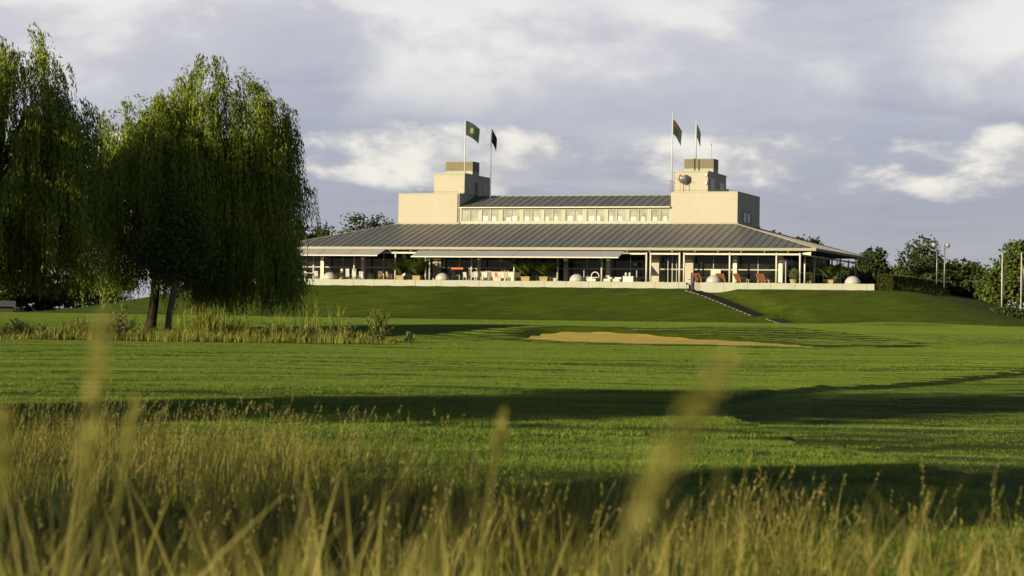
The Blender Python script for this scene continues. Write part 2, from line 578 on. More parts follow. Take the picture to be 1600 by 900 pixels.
# ------------------------------------------------------------------ ground
def lines(parts):
    out_ = []
    for a, b_, st in parts:
        out_ += list(np.arange(a, b_, st))
    return np.array(sorted(set(np.round(out_, 3))))


gx = lines([(-2500, -400, 300), (-400, -120, 40), (-120, -40, 5), (-40, -11, 1.2), (-11, 2.4, 0.25), (2.4, 17, 0.15), (17, 30, 0.30), (30, 70, 1.6),
            (70, 130, 6), (130, 400, 40), (400, 2501, 300)])
gy = lines([(-120, -10, 10), (-10, 14, 1.0), (14, 66, 0.25), (66, 96, 0.7), (96, 138, 0.30), (138, 194, 1.0), (194, 213, 0.30), (213, 270, 1.0), (270, 400, 8),
            (400, 900, 60), (900, 6001, 500)])
GX, GY = np.meshgrid(gx, gy)
GZ = terrain(GX, GY)
V3 = np.stack([GX, GY, GZ], -1).reshape(-1, 3)
nx, ny = len(gx), len(gy)
ii = (np.arange(ny - 1)[:, None] * nx + np.arange(nx - 1)[None]).reshape(-1)
F4 = np.stack([ii, ii + 1, ii + 1 + nx, ii + nx], 1)
me = bpy.data.meshes.new('ground')
me.vertices.add(len(V3))
me.vertices.foreach_set('co', V3.reshape(-1).astype(np.float32))
me.loops.add(F4.size)
me.loops.foreach_set('vertex_index', F4.reshape(-1).astype(np.int32))
me.polygons.add(len(F4))
me.polygons.foreach_set('loop_start', np.arange(0, F4.size, 4, dtype=np.int32))
me.update(calc_edges=True)
ground = link_mesh('ground', me, 'turf', smooth=True)
tag(ground, 'mown green golf turf rising to the clubhouse bank', kind='structure')

# sand of the bunker
th = np.linspace(0, 2 * np.pi, 97)[:-1]
rr = np.linspace(0.02, 0.945, 22)
sv, sf = [], []
for r_ in rr:
    for a_ in th:
        wob = 1 + 0.07 * math.sin(3 * a_ + 0.6) + 0.05 * math.sin(5 * a_ + 2.0) + 0.012 * math.sin(23 * a_) * r_
        p_, q_ = BUNK[2] * r_ * wob * math.cos(a_), BUNK[3] * r_ * wob * math.sin(a_)
        x_ = BUNK[0] + p_ * math.cos(BANG) - q_ * math.sin(BANG)
        y_ = BUNK[1] + p_ * math.sin(BANG) + q_ * math.cos(BANG)
        sv.append((x_, y_, tz(x_, y_) + 0.022 + 0.012 * math.sin(x_ * 2.1) * math.sin(y_ * 1.7)))
for i in range(len(rr) - 1):
    for k in range(96):
        k2 = (k + 1) % 96
        sf.append((i * 96 + k, i * 96 + k2, (i + 1) * 96 + k2, (i + 1) * 96 + k))
sf.append(tuple(range(96)))
sb = MB().solid(sv, sf).build('bunker_sand', 'sand', smooth=True)
tag(sb, 'ochre sand lying in the wide bunker below the clubhouse bank', kind='structure')

# ------------------------------------------------------------------ clubhouse
club = empty('clubhouse', (ORG[0], ORG[1], 0), -YAW,
             'long cream clubhouse with zinc hipped roof and two square towers', 'building')
EAVE, L_, D_ = 8.61, 61.1, 33.0
RUN, PITCH = 11.0, (11.62 - 8.61) / 11.0
FLOOR = 5.0

# roof body: hipped frustum, its underside is the soffit
roof = MB()
o4 = [(-L_, 0), (0, 0), (0, D_), (-L_, D_)]
i4 = [(-L_ + RUN, RUN), (-RUN, RUN), (-RUN, D_ - RUN), (-L_ + RUN, D_ - RUN)]
pts = [(x, y, EAVE - 0.10) for x, y in o4] + [(x, y, EAVE - 0.03) for x, y in o4] + [(x, y, 11.59) for x, y in i4] + [(x, y, 11.2) for x, y in i4]
fs = []
for k in range(4):
    k2 = (k + 1) % 4
    fs += [(k, k2, 4 + k2, 4 + k), (4 + k, 4 + k2, 8 + k2, 8 + k), (k2, k, 12 + k, 12 + k2)]
fs += [(8, 9, 10, 11), (15, 14, 13, 12)]
roof_o = roof.solid(pts, fs).build('roof', 'roof', club)
NP = 71
PW = L_ / NP


def panel_mesh(pts_plan, zfun, seam_a, seam_b):
    """thin sheet over plan polygon plus the upstanding seam between two plan points"""
    mb = MB()
    n = len(pts_plan)
    lo = [(x, y, zfun(x, y) + 0.002) for x, y in pts_plan]
    hi = [(x, y, zfun(x, y) + 0.014) for x, y in pts_plan]
    mb.solid(lo + hi, [tuple(reversed(range(n))), tuple(range(n, 2 * n))] + [(k, (k + 1) % n, n + (k + 1) % n, n + k) for k in range(n)])
    a, b_ = Vector((*seam_a, zfun(*seam_a))), Vector((*seam_b, zfun(*seam_b)))
    if (b_ - a).length > 0.2:
        d = (b_ - a).normalized()
        s = d.cross(Vector((0, 0, 1))).normalized() * 0.028
        up = Vector((0, 0, 0.065))
        mb.hexa([a - s, a + s, b_ + s, b_ - s, a - s + up, a + s + up, b_ + s + up, b_ - s + up])
    return mb


zf = lambda x, y: EAVE - 0.03 + PITCH * y
shared = None
for i in range(NP):
    u1 = -i * PW
    u0 = u1 - PW
    v1, v0 = min(RUN, -u1), min(RUN, -u0)
    w1, w0 = min(RUN, u1 + L_), min(RUN, u0 + L_)
    t1, t0 = max(0.0, min(v1, w1)), max(0.0, min(v0, w0))
    if t0 >= RUN - 1e-6 and t1 >= RUN - 1e-6:
        if shared is None:
            zl = lambda x, y: PITCH * y
            mb = panel_mesh([(0, -0.04), (PW - 0.01, -0.04), (PW - 0.01, RUN), (0, RUN)], zl, (0, -0.04), (0, RUN))
            shared = mb.mesh('roof_panel')
            shared.materials.append(M['roof'])
        o = link_mesh('roof_panel', shared, None, roof_o)
        o.location = (u0, 0, EAVE - 0.03)
    else:
        poly = [(u0, -0.04), (u1 - 0.01, -0.04)]
        if t1 > 0.01: poly.append((u1 - 0.01, t1))
        if t0 > 0.01: poly.append((u0, t0))
        if len(poly) >= 3:
            panel_mesh(poly, zf, (u0, -0.04), (u0, max(t0, 0.0))).build('roof_panel', 'roof', roof_o)
zs = lambda x, y: EAVE - 0.03 + PITCH * (-x)
NS = 38
SW = D_ / NS
for i in range(NS):
    v0, v1 = i * SW, (i + 1) * SW
    t0, t1 = min(RUN, v0, D_ - v0), min(RUN, v1, D_ - v1)
    poly = [(0.04, v0), (0.04, v1 - 0.01)]
    if t1 > 0.01: poly.append((-t1, v1 - 0.01))
    if t0 > 0.01: poly.append((-t0, v0))
    panel_mesh(poly, zs, (0.04, v0), (-t0, v0)).build('roof_panel', 'roof', roof_o)
# hip caps
for a, b_ in (((0, 0), (-RUN, RUN)), ((-L_, 0), (-L_ + RUN, RUN))):
    MB().tube([(a[0], a[1], EAVE + 0.02), (b_[0], b_[1], 11.66)], 0.05, 6).build('hip_cap', 'plinth', roof_o)

# fascia and gutter boards along front and side eaves
MB().box(-L_ - 0.02, 0.06, -0.07, -0.042, EAVE - 0.24, EAVE + 0.02).box(-L_ - 0.02, 0.06, -0.042, 0.10, EAVE - 0.26, EAVE - 0.20).build('fascia', 'fascia', club)
MB().box(0.042, 0.07, -0.03, D_, EAVE - 0.24, EAVE + 0.02).box(-0.10, 0.042, 0.12, D_, EAVE - 0.26, EAVE - 0.20).build('fascia', 'roof_seam', club)
# sloping soffit
so = MB()
so.solid([(-L_, 0.02, EAVE - 0.27), (-0.02, 0.02, EAVE - 0.27), (-4.0, 4.0, EAVE + 0.30), (-L_ + 4.0, 4.0, EAVE + 0.30),
          (-0.02, D_, EAVE - 0.27), (-4.0, D_ - 4, EAVE + 0.30)], [(0, 3, 2, 1), (1, 2, 5, 4)])
so.build('soffit', 'soffit', club)

# towers
for (a, b_, side) in ((-18.21, -10.78, 1), (-50.37, -42.94, 0)):
    tw = MB().box(a, b_, RUN + 0.02, 21.8, 11.3, 15.05).build('tower', 'stucco', club)
    MB().box(a - 0.05, b_ + 0.05, RUN - 0.10, RUN + 0.018, 11.45, 11.76).box(b_ + 0.003, b_ + 0.10, RUN - 0.10, 21.85, 11.45, 11.80).build('plinth', 'plinth', tw)
    MB().box(a - 0.03, b_ + 0.03, RUN - 0.01, 21.83, 15.05, 15.12).build('parapet_cap', 'concrete', tw)
    pa, pb = (-18.20, -14.41) if side else (-46.50, -42.80)
    ph = MB().box(pa, pb, 12.2, 20.6, 15.12, 17.30).build('penthouse', 'stucco', club)
    MB().box(pa - 0.04, pb + 0.04, 12.16, 20.64, 17.30, 17.46).build('parapet_cap', 'concrete', ph)
    ca, cb = (-17.82, -14.50) if side else (-46.2, -42.90)
    cp = MB().box(ca, cb, 15.0, 17.2, 17.46, 17.90).build('vent_housing', 'concrete', club)
    for k in range(9):
        MB().box(ca - 0.02, cb + 0.02, 14.98, 17.22, 17.91 + k * 0.115, 18.0 + k * 0.115).build('louvre_slat', 'louvre', cp)
    MB().box(ca + 0.05, cb - 0.05, 15.06, 17.15, 17.90, 18.94).build('louvre_core', 'louvre', cp)
    MB().box(ca - 0.05, cb + 0.05, 14.95, 17.25, 18.945, 18.99).build('cover_plate', 'fascia', cp)
    if side:
        MB().box((ca + cb) / 2 - 0.05, (ca + cb) / 2 + 0.05, 14.90, 14.975, 17.7, 18.94).build('louvre_post', 'dark', cp)
        wn = MB()
        x0 = b_ + 0.003
        for (v0, v1, z0, z1) in ((13.6, 17.4, 12.98, 13.08), (13.6, 17.4, 11.85, 11.93), (13.6, 13.72, 11.93, 12.98), (15.4, 15.52, 11.93, 12.98), (17.28, 17.4, 11.93, 12.98)):
            wn.box(x0, x0 + 0.06, v0, v1, z0, z1)
        wn = wn.build('window', 'dark', tw)
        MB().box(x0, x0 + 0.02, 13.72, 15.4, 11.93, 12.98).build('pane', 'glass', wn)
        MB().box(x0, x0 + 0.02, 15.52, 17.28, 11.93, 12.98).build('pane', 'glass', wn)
        for zz in (17.0, 16.1):
            MB().box(pb - 0.28, pb - 0.06, 12.05, 12.197, zz - 0.13, zz + 0.13).build('flood_lamp', 'whiteplastic', ph)
        MB().box(pb + 0.002, pb + 0.05, 13.2, 15.0, 15.5, 16.7).build('window', 'glass', ph)
        MB().box(pb + 0.002, pb + 0.05, 17.4, 19.4, 15.6, 16.5).build('window', 'glass', ph)
    else:
        MB().box(pb + 0.002, pb + 0.05, 15.6, 16.5, 15.14, 16.6).build('door', 'dark', ph)
        MB().box(pb + 0.002, pb + 0.04, 12.9, 14.3, 15.7, 16.7).build('vent_panel', 'greymetal', ph)
        MB().box(pb + 0.002, pb + 0.04, 18.2, 19.6, 15.5, 16.6).build('vent_panel', 'greymetal', ph)
        MB().tube([(b_ - 0.18, RUN - 0.06, 11.8), (b_ - 0.18, RUN - 0.06, 15.0)], 0.04, 6).build('downpipe', 'greymetal', tw)
    MB().tube([(a + 0.3, 11.3, 15.15), (a + 0.3, 11.3, 15.28), (b_ - 0.3, 11.3, 15.28), (b_ - 0.3, 11.3, 15.15)], 0.02, 5).build('roof_rail', 'greymetal', tw)

# clerestory between the towers
CA, CB = -42.92, -18.23
cl = MB().box(CA, CB, 11.25, 21.5, 11.3, 13.45).build('clerestory', 'stucco', club)
MB().box(CA, CB, 11.05, 11.247, 11.55, 11.80).build('plinth', 'frame', cl)
BW = (CB - CA) / 10
for i in range(10):
    x0 = CA + i * BW
    fr = MB()
    y0, y1 = 11.10, 11.247
    fr.box(x0 + 0.005, x0 + 0.26, y0, y1, 11.80, 13.44)
    fr.box(x0 + BW - 0.20, x0 + BW - 0.005, y0, y1, 11.80, 13.44)
    fr.box(x0 + 0.26, x0 + BW - 0.20, y0, y1, 11.80, 11.93)
    fr.box(x0 + 0.26, x0 + BW - 0.20, y0, y1, 13.17, 13.44)
    mx_ = x0 + 0.26 + (BW - 0.46) / 2
    fr.box(mx_ - 0.05, mx_ + 0.05, y0, y1, 11.93, 13.17)
    fr = fr.build('window', 'frame', cl)
    for (p0, p1) in ((x0 + 0.26, mx_ - 0.05), (mx_ + 0.05, x0 + BW - 0.20)):
        MB().box(p0, p1, 11.19, 11.22, 11.93, 13.17).build('pane', 'glass_pale', fr)
    if i > 0:
        rb = random.Random(i)
        for (p0, p1) in ((x0 + 0.30, mx_ - 0.08), (mx_ + 0.08, x0 + BW - 0.24)):
            q0 = p0 + rb.uniform(0, 0.35)
            MB().box(q0, min(p1, q0 + rb.uniform(0.35, 0.6)), 11.17, 11.188, 11.95, 12.35 + rb.uniform(0, 0.2)).build('blind', 'whiteplastic', fr)
cr = MB().solid([(CA, 10.75, 13.47), (CB, 10.75, 13.47), (CB, 16.4, 15.03), (CA, 16.4, 15.03), (CA, 22.0, 13.47), (CB, 22.0, 13.47)],
                [(0, 1, 2, 3), (3, 2, 5, 4), (0, 3, 4), (1, 5, 2), (0, 4, 5, 1)]).build('clerestory_roof', 'roof', club)
P2 = (15.03 - 13.47) / 5.65
NC = 27
cw = (CB - CA) / NC
mb = panel_mesh([(0, 0), (cw - 0.01, 0), (cw - 0.01, 5.62), (0, 5.62)], lambda x, y: P2 * y, (0, 0), (0, 5.62))
cme = mb.mesh('roof_panel')
cme.materials.append(M['roof'])
for i in range(NC):
    o = link_mesh('roof_panel', cme, None, cr)
    o.location = (CA + i * cw, 10.75, 13.472)
MB().box(CA, CB, 10.70, 10.748, 13.38, 13.50).build('fascia', 'white', cr)
MB().tube([(CA, 16.4, 15.06), (CB, 16.4, 15.06)], 0.05, 6).build('ridge_cap', 'fascia', cr)

# posts along the veranda
front_posts = [-59.4, -56.05, -51.16, -46.28, -42.73, -42.26, -37.43, -32.56, -27.68, -22.80, -17.93, -17.48, -14.36, -13.88, -9.03, -4.15, -1.71]
for u_ in front_posts:
    MB().tube([(u_, 0.6, FLOOR), (u_, 0.6, 8.20)], 0.095, 10).build('post', 'white', club, True)
for v_ in (3.0, 7.9, 12.8, 17.7, 22.6, 27.5, 32.0):
    MB().tube([(-1.71, v_, FLOOR), (-1.71, v_, 8.20)], 0.095, 10).build('post', 'white', club, True)
# eaves beam, rafter feet
for a, b_ in zip(front_posts[:-1], front_posts[1:]):
    if b_ - a > 0.6:
        MB().box(a + 0.10, b_ - 0.10, 0.53, 0.67, 7.92, 8.10).build('beam', 'white', club)
MB().box(-1.78, -1.64, 0.75, 32, 7.92, 8.10).build('beam', 'white', club)
u_ = -59.0
while u_ < -0.5:
    MB().hexa([(u_ - 0.05, 0.18, 8.20), (u_ + 0.05, 0.18, 8.20), (u_ + 0.05, 3.1, 8.55), (u_ - 0.05, 3.1, 8.55),
               (u_ - 0.05, 0.18, 8.36), (u_ + 0.05, 0.18, 8.36), (u_ + 0.05, 3.1, 8.85), (u_ - 0.05, 3.1, 8.85)]).build('rafter', 'white', club)
    u_ += 2.44
MB().hexa([(-1.45, 0.5, 8.02), (-0.55, 0.30, 7.90), (-0.50, 0.40, 7.90), (-1.40, 0.6, 8.02),
           (-1.45, 0.5, 8.14), (-0.55, 0.30, 8.30), (-0.50, 0.40, 8.30), (-1.40, 0.6, 8.14)]).build('bracket', 'white', club)

# glazed wall behind the veranda, pillars on the bay lines
pillars = [-60.0, -56.06, -51.14, -46.26, -42.34, -37.42, -32.56, -27.55, -22.80, -17.65, -13.95, -9.02, -4.21]
for u_ in pillars:
    wdt = 0.46 if u_ in (-17.65, -13.95, -42.34) else 0.20
    MB().box(u_ - wdt, u_ + wdt, 2.85, 3.25, FLOOR, 8.62).build('pillar', 'stucco' if wdt > 0.3 else 'white', club)
for k, (a, b_) in enumerate(zip(pillars[:-1], pillars[1:])):
    a2 = a + (0.463 if a in (-17.65, -13.95, -42.34) else 0.203)
    b2 = b_ - (0.463 if b_ in (-17.65, -13.95, -42.34) else 0.203)
    mid = (a2 + b2) / 2
    fr = MB()
    y0, y1 = 3.02, 3.14
    bar = [(a2, b2, FLOOR + 0.002, FLOOR + 0.12), (a2, b2, 6.40, 6.52), (a2, b2, 8.25, 8.40)]
    for (p, q, z0, z1) in bar:
        fr.box(p, q, y0, y1, z0, z1)
    for xm in (a2 + 0.04, mid, b2 - 0.04):
        fr.box(xm - 0.04, xm + 0.04, y0 + 0.003, y1 - 0.003, FLOOR + 0.121, 6.399)
        fr.box(xm - 0.04, xm + 0.04, y0 + 0.003, y1 - 0.003, 6.521, 8.249)
    if k == 9:                           # glazed double door
        fr.box(mid - 0.5, mid - 0.44, y0 - 0.02, y1, FLOOR + 0.121, 7.6)
        fr.box(mid + 0.44, mid + 0.5, y0 - 0.02, y1, FLOOR + 0.121, 7.6)
    fr = fr.build('window', 'frame', club)
    for (p, q) in ((a2 + 0.08, mid - 0.04), (mid + 0.04, b2 - 0.08)):
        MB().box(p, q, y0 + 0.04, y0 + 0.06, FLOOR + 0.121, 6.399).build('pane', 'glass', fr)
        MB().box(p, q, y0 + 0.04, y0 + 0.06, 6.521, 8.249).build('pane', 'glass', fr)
# side glazing and the far walls
sp = [3.25, 7.9, 12.8, 17.7, 22.6, 27.5]
for a, b_ in zip(sp[:-1], sp[1:]):
    fr = MB()
    for (p, q, z0, z1) in ((a, b_, FLOOR + 0.002, FLOOR + 0.12), (a, b_, 6.40, 6.52), (a, b_, 8.25, 8.40)):
        fr.box(-4.25, -4.13, p, q, z0, z1)
    fr.box(-4.24, -4.14, b_ - 0.10, b_ - 0.002, FLOOR + 0.121, 6.399).box(-4.24, -4.14, b_ - 0.10, b_ - 0.002, 6.521, 8.249)
    fr = fr.build('window', 'frame', club)
    MB().box(-4.20, -4.18, a, b_ - 0.10, FLOOR + 0.121, 6.399).build('pane', 'glass', fr)
    MB().box(-4.20, -4.18, a, b_ - 0.10, 6.521, 8.249).build('pane', 'glass', fr)
MB().box(-60.2, -4.3, 29.8, 30.1, FLOOR, 8.6).box(-60.2, -60.0, 3.3, 29.8, FLOOR, 8.6).build('wall', 'stucco', club)
MB().box(-60.0, -4.3, 3.3, 29.8, 8.62, 8.70).build('ceiling', 'soffit', club)

# awnings
def awning(a, b_, n, z0, z1, v1, stripes):
    aw = MB().hexa([(a, -0.10, z0 - 0.015), (a + 0.05, v1, z1 - 0.015), (b_ - 0.05, v1, z1 - 0.015), (b_, -0.10, z0 - 0.015),
                    (a, -0.10, z0), (a + 0.05, v1, z1), (b_ - 0.05, v1, z1), (b_, -0.10, z0)]).build('awning', 'awning', club)
    MB().box(a + 0.03, b_ - 0.03, v1 - 0.07, v1 - 0.003, z1 - 0.10, z1 + 0.02).build('front_bar', 'white', aw)
    wd = (b_ - a) / n
    for i in range(1, n):
        x = a + i * wd
        MB().hexa([(x - 0.02, -0.10, z0 + 0.001), (x - 0.02, v1, z1 + 0.001), (x + 0.02, v1, z1 + 0.001), (x + 0.02, -0.10, z0 + 0.001),
                   (x - 0.02, -0.10, z0 + 0.02), (x - 0.02, v1, z1 + 0.02), (x + 0.02, v1, z1 + 0.02), (x + 0.02, -0.10, z0 + 0.02)]).build('joint', 'greymetal', aw)
    if stripes:
        x = a + 0.25
        while x < b_ - 0.2:
            MB().hexa([(x, -0.10, z0 + 0.001), (x, v1, z1 + 0.001), (x + 0.09, v1, z1 + 0.001), (x + 0.09, -0.10, z0 + 0.001),
                       (x, -0.10, z0 + 0.012), (x, v1, z1 + 0.012), (x + 0.09, v1, z1 + 0.012), (x + 0.09, -0.10, z0 + 0.012)]).build('pleat', 'awning', aw)
            x += 0.30
    x = a + 0.6
    while x < b_:
        MB().tube([(x, 0.5, z0 - 0.35), (x + 0.2, -0.9, z0 - 0.42), (x, v1, z1 - 0.08)], 0.03, 6).build('folding_arm', 'white', aw)
        x += (b_ - a - 1.2) / 3 if b_ - a < 15 else (b_ - a - 1.2) / 6
    return aw


awning(-57.9, -47.2, 3, 8.33, 7.66, -2.2, False)
awning(-43.35, -20.1, 2, 8.24, 7.56, -2.2, True)

# globes under the ceiling
for (u_, v_, z_, d_) in ((-19.6, 2.2, 6.95, 'by the double door posts'), (-23.4, 2.2, 7.35, 'beside a thick white pillar'),
                         (-32.4, 2.2, 7.3, 'above the twin palms'), (-37.6, 2.2, 7.3, 'above the buffet counter')):
    p = W(u_, v_, z_)
    g = empty('pendant_lamp', p, 0, 'round white pendant lamp hanging under the eaves ' + d_, 'lamp', 'globe lamps under the veranda roof')
    MB().lathe([(0.02, -0.22), (0.12, -0.19), (0.20, -0.09), (0.22, 0), (0.20, 0.09), (0.12, 0.19), (0.02, 0.22)], 14).build('globe', 'globe', g, True)
    MB().tube([(0, 0, 0.2), (0, 0, 8.5 - z_)], 0.012, 5).build('cord', 'dark', g)

# ------------------------------------------------------------------ terrace
tf = MB().box(-63.0, 6.05, -0.35, 40, 4.2, FLOOR).build('terrace', 'paving')
tf.location = (ORG[0], ORG[1], 0)
tf.rotation_euler = (0, 0, -YAW)
tag(tf, 'paved terrace floor round the clubhouse', kind='structure')
tw_ = empty('terrace_wall', (ORG[0], ORG[1], 0), -YAW, 'low pale concrete retaining wall along the terrace edge above the bank', 'wall')
rw = random.Random(3)
u_ = -62.9
while u_ < 6.1:
    b_ = min(u_ + 2.44, 6.1)
    if u_ < -13.3 < b_: b_ = -13.3
    if not (-13.31 < u_ < -11.8):
        dz = rw.uniform(-0.012, 0.012)
        MB().box(u_, b_ - 0.022, -0.62 + rw.uniform(-0.01, 0.01), -0.352, 3.7, FLOOR + 0.035 + dz).build('wall_panel', 'concrete', tw_)
        u_ = b_
    else:
        u_ = -11.75
MB().box(5.80, 6.1, -0.352, 6.0, 3.7, FLOOR + 0.04).build('wall_panel', 'concrete', tw_)
gp = empty('gate_post', W(-12.75, -0.50, 4.3), -YAW, 'dark square post at the head of the bank stairs', 'post')
MB().box(-0.09, 0.09, -0.09, 0.09, 0, 1.75).build('shaft', 'dark', gp)
MB().box(-0.42, 0.10, -0.05, 0.05, 1.02, 1.08).build('rail', 'dark', gp)
lb = empty('lantern_box', W(-13.1, -0.72, 4.35), -YAW, 'small dark box at the wall end by the stairs', 'box')
MB().box(-0.16, 0.16, -0.09, 0.09, 0, 0.52).build('casing', 'dark', lb)
MB().box(-0.12, 0.12, -0.10, -0.092, 0.08, 0.44).build('cover', 'greymetal', lb)

# dome skylights on the terrace edge
dome_desc = {-53.91: 'beside the white table below the short awning', -40.62: 'between twin posts and the high orange table',
             -25.42: 'in front of the low white sofas', -10.61: 'between two rust brown loungers',
             3.74: 'standing alone near the terrace end', 6.9: 'half hidden behind the hedge end'}
for u_, d_ in dome_desc.items():
    v_ = 0.25 if u_ < 6 else 1.6
    z0 = FLOOR if u_ < 6 else 4.55
    dm = empty('dome_skylight', W(u_, v_, z0), -YAW, 'grey opal dome ' + d_, 'dome', 'opal dome skylights along the terrace edge')
    pr = [(0.80 * math.cos(t), 0.06 + 0.78 * math.sin(t)) for t in np.linspace(0, 1.5, 9)]
    MB().lathe(pr, 28).build('shell', 'dome', dm, True)
    MB().lathe([(0.86, 0.0), (0.86, 0.06), (0.80, 0.07)], 28).build('kerb_ring', 'concrete', dm)


# furniture ---------------------------------------------------------
def chair(u, v, rz, label, mat='whiteplastic', h=0.92, group='garden chairs on the terrace'):
    c = empty('garden_chair', W(u, v, FLOOR), -YAW + rz, label, 'chair', group)
    MB().box(-0.24, 0.24, -0.24, 0.22, 0.40, 0.44).build('seat', mat, c)
    for sx in (-0.21, 0.21):
        MB().tube([(sx, -0.21, 0), (sx, -0.20, 0.40)], 0.02, 6).build('leg', mat, c)
        MB().tube([(sx, 0.24, 0), (sx, 0.20, 0.40), (sx, 0.28, h)], 0.02, 6).build('leg', mat, c)
        MB().tube([(sx * 1.12, -0.2, 0.40), (sx * 1.12, -0.2, 0.63), (sx * 1.12, 0.22, 0.65)], 0.018, 6).build('armrest', mat, c)
    for k in range(5):
        x = -0.16 + k * 0.08
        MB().hexa([(x - 0.028, 0.205, 0.46), (x + 0.028, 0.205, 0.46), (x + 0.028, 0.225, 0.46), (x - 0.028, 0.225, 0.46),
                   (x - 0.028, 0.27, h - 0.04), (x + 0.028, 0.27, h - 0.04), (x + 0.028, 0.29, h - 0.04), (x - 0.028, 0.29, h - 0.04)]).build('slat', mat, c)
    MB().box(-0.23, 0.23, 0.268, 0.295, h - 0.039, h).build('top_rail', mat, c)
    return c


def table(u, v, w_, d_, h, label, mat='whiteplastic', cat='table'):
    t = empty('terrace_table', W(u, v, FLOOR), -YAW, label, cat)
    MB().box(-w_ / 2, w_ / 2, -d_ / 2, d_ / 2, h - 0.05, h).build('table_top', mat, t)
    for sx in (-1, 1):
        for sy in (-1, 1):
            MB().tube([(sx * (w_ / 2 - 0.08), sy * (d_ / 2 - 0.08), 0), (sx * (w_ / 2 - 0.08), sy * (d_ / 2 - 0.08), h - 0.05)], 0.025, 6).build('leg', mat, t)
    return t


def lounger(u, v, rz, label):
    c = empty('lounge_chair', W(u, v, FLOOR), -YAW + rz, label, 'lounger', 'rust brown loungers on the terrace')
    MB().hexa([(-0.42, -0.45, 0.30), (0.42, -0.45, 0.30), (0.42, 0.30, 0.24), (-0.42, 0.30, 0.24),
               (-0.42, -0.45, 0.42), (0.42, -0.45, 0.42), (0.42, 0.30, 0.36), (-0.42, 0.30, 0.36)]).build('seat_cushion', 'leather', c)
    MB().hexa([(-0.42, 0.22, 0.37), (0.42, 0.22, 0.37), (0.42, 0.34, 0.30), (-0.42, 0.34, 0.30),
               (-0.42, 0.62, 1.02), (0.42, 0.62, 1.02), (0.42, 0.74, 0.98), (-0.42, 0.74, 0.98)]).build('back_cushion', 'leather', c)
    for sx in (-0.46, 0.46):
        MB().tube([(sx, -0.44, 0), (sx, -0.42, 0.55), (sx, 0.42, 0.58)], 0.025, 6).build('armrest', 'wood', c)
        MB().tube([(sx, 0.40, 0), (sx, 0.34, 0.4), (sx, 0.72, 1.03)], 0.025, 6).build('back_leg', 'wood', c)
    return c


lounger(-12.1, 0.8, 2.5, 'rust brown lounger at the stair head beside the dark post')
lounger(-9.85, 0.9, 2.9, 'rust brown lounger tucked behind the post right of a grey dome')
lounger(-7.95, 1.1, 2.4, 'rust brown lounger facing sideways, third from the stair head')
lounger(-5.55, 0.9, 2.75, 'rust brown lounger farthest from the stair head')

chair(-50.9, 0.3, 3.0, 'white slatted garden chair just right of a veranda post, first of two')
chair(-50.1, 0.2, 3.3, 'white slatted garden chair standing right beside another white chair')
chair(-47.9, 0.5, 0.8, 'pale wooden garden armchair turned sideways left of the palms', 'wood', 1.0)
chair(-47.2, 1.0, 2.4, 'pale wooden garden armchair nearest the first terracotta planter', 'wood', 0.95)
for k, (u_, d_) in enumerate(((-53.0, 'first'), (-52.4, 'middle'), (-51.7, 'last'))):
    chair(u_, 1.9, 2.6 + 0.4 * k, 'tall white chair by the glazing, %s of three behind the grey dome' % d_, 'whiteplastic', 1.25)
table(-56.3, 0.25, 1.8, 0.8, 0.74, 'white garden table at the end of the terrace under the short awning')
for k, (u_, d_) in enumerate(((-57.0, 'left end'), (-55.4, 'right end'))):
    chair(u_, 0.1, 0.2 + k * 2.9, 'white chair at the %s of the white garden table' % d_)
hb = table(-39.0, 0.8, 1.35, 0.8, 1.40, 'high table with orange cloth under a thin white parasol pole', 'dark')
MB().box(-0.70, 0.70, -0.42, 0.42, 1.401, 1.43).box(-0.70, 0.70, -0.425, -0.421, 1.24, 1.40).build('cloth', 'orange', hb)
MB().tube([(0.1, 0, 1.43), (0.1, 0, 2.4)], 0.035, 8).build('parasol_pole', 'white', hb)
table(-37.4, 1.2, 1.0, 0.6, 1.38, 'small white high table around a veranda post', 'whiteplastic')
bf = empty('buffet_counter', W(-34.9, 1.9, FLOOR), -YAW, 'long buffet counter with white cloth front and dark end', 'counter')
MB().box(-2.6, 2.1, -0.35, 0.35, 0.0, 1.0).build('cloth_front', 'cloth', bf)
MB().box(-2.66, 2.16, -0.40, 0.40, 1.003, 1.06).build('counter_top', 'wood', bf)
MB().box(2.103, 2.9, -0.40, 0.35, 0.0, 1.0).build('end_cabinet', 'wicker', bf)
for k, du_ in enumerate((0.62, 0.9, 1.25, -1.2, -0.9)):
    bt = empty('bottle', W(-34.9 + du_, 1.75, FLOOR + 1.06), 0, 'pale bottle on the buffet counter, %s from its dark end' %
               ('third', 'second', 'first', 'fifth', 'fourth')[k], 'bottle', 'bottles on the buffet counter')
    hgt = (0.42, 0.42, 0.16, 0.14, 0.16)[k]
    MB().lathe([(0.07, 0), (0.08, hgt * 0.5), (0.03, hgt * 0.7), (0.03, hgt)], 10).build('body', 'whiteplastic', bt, True)
    MB().lathe([(0.034, hgt + 0.001), (0.034, hgt + 0.03)], 8).build('cap', 'wood', bt)
chair(-37.9, 0.3, 2.8, 'white chair in front of the buffet, nearest the orange table')
chair(-37.1, 0.3, 3.3, 'white chair in front of the buffet, second from the orange table')
chair(-36.3, 0.4, 2.9, 'dark wicker chair between white chairs and the orange chair', 'wicker')
chair(-34.3, 0.3, 2.7, 'orange chair in front of the white buffet front', 'orange')
chair(-35.2, 0.2, 3.4, 'dark wicker chair left of the orange chair', 'wicker')
chair(-33.3, 0.3, 3.2, 'pale wooden slatted chair right of the orange chair', 'wood')
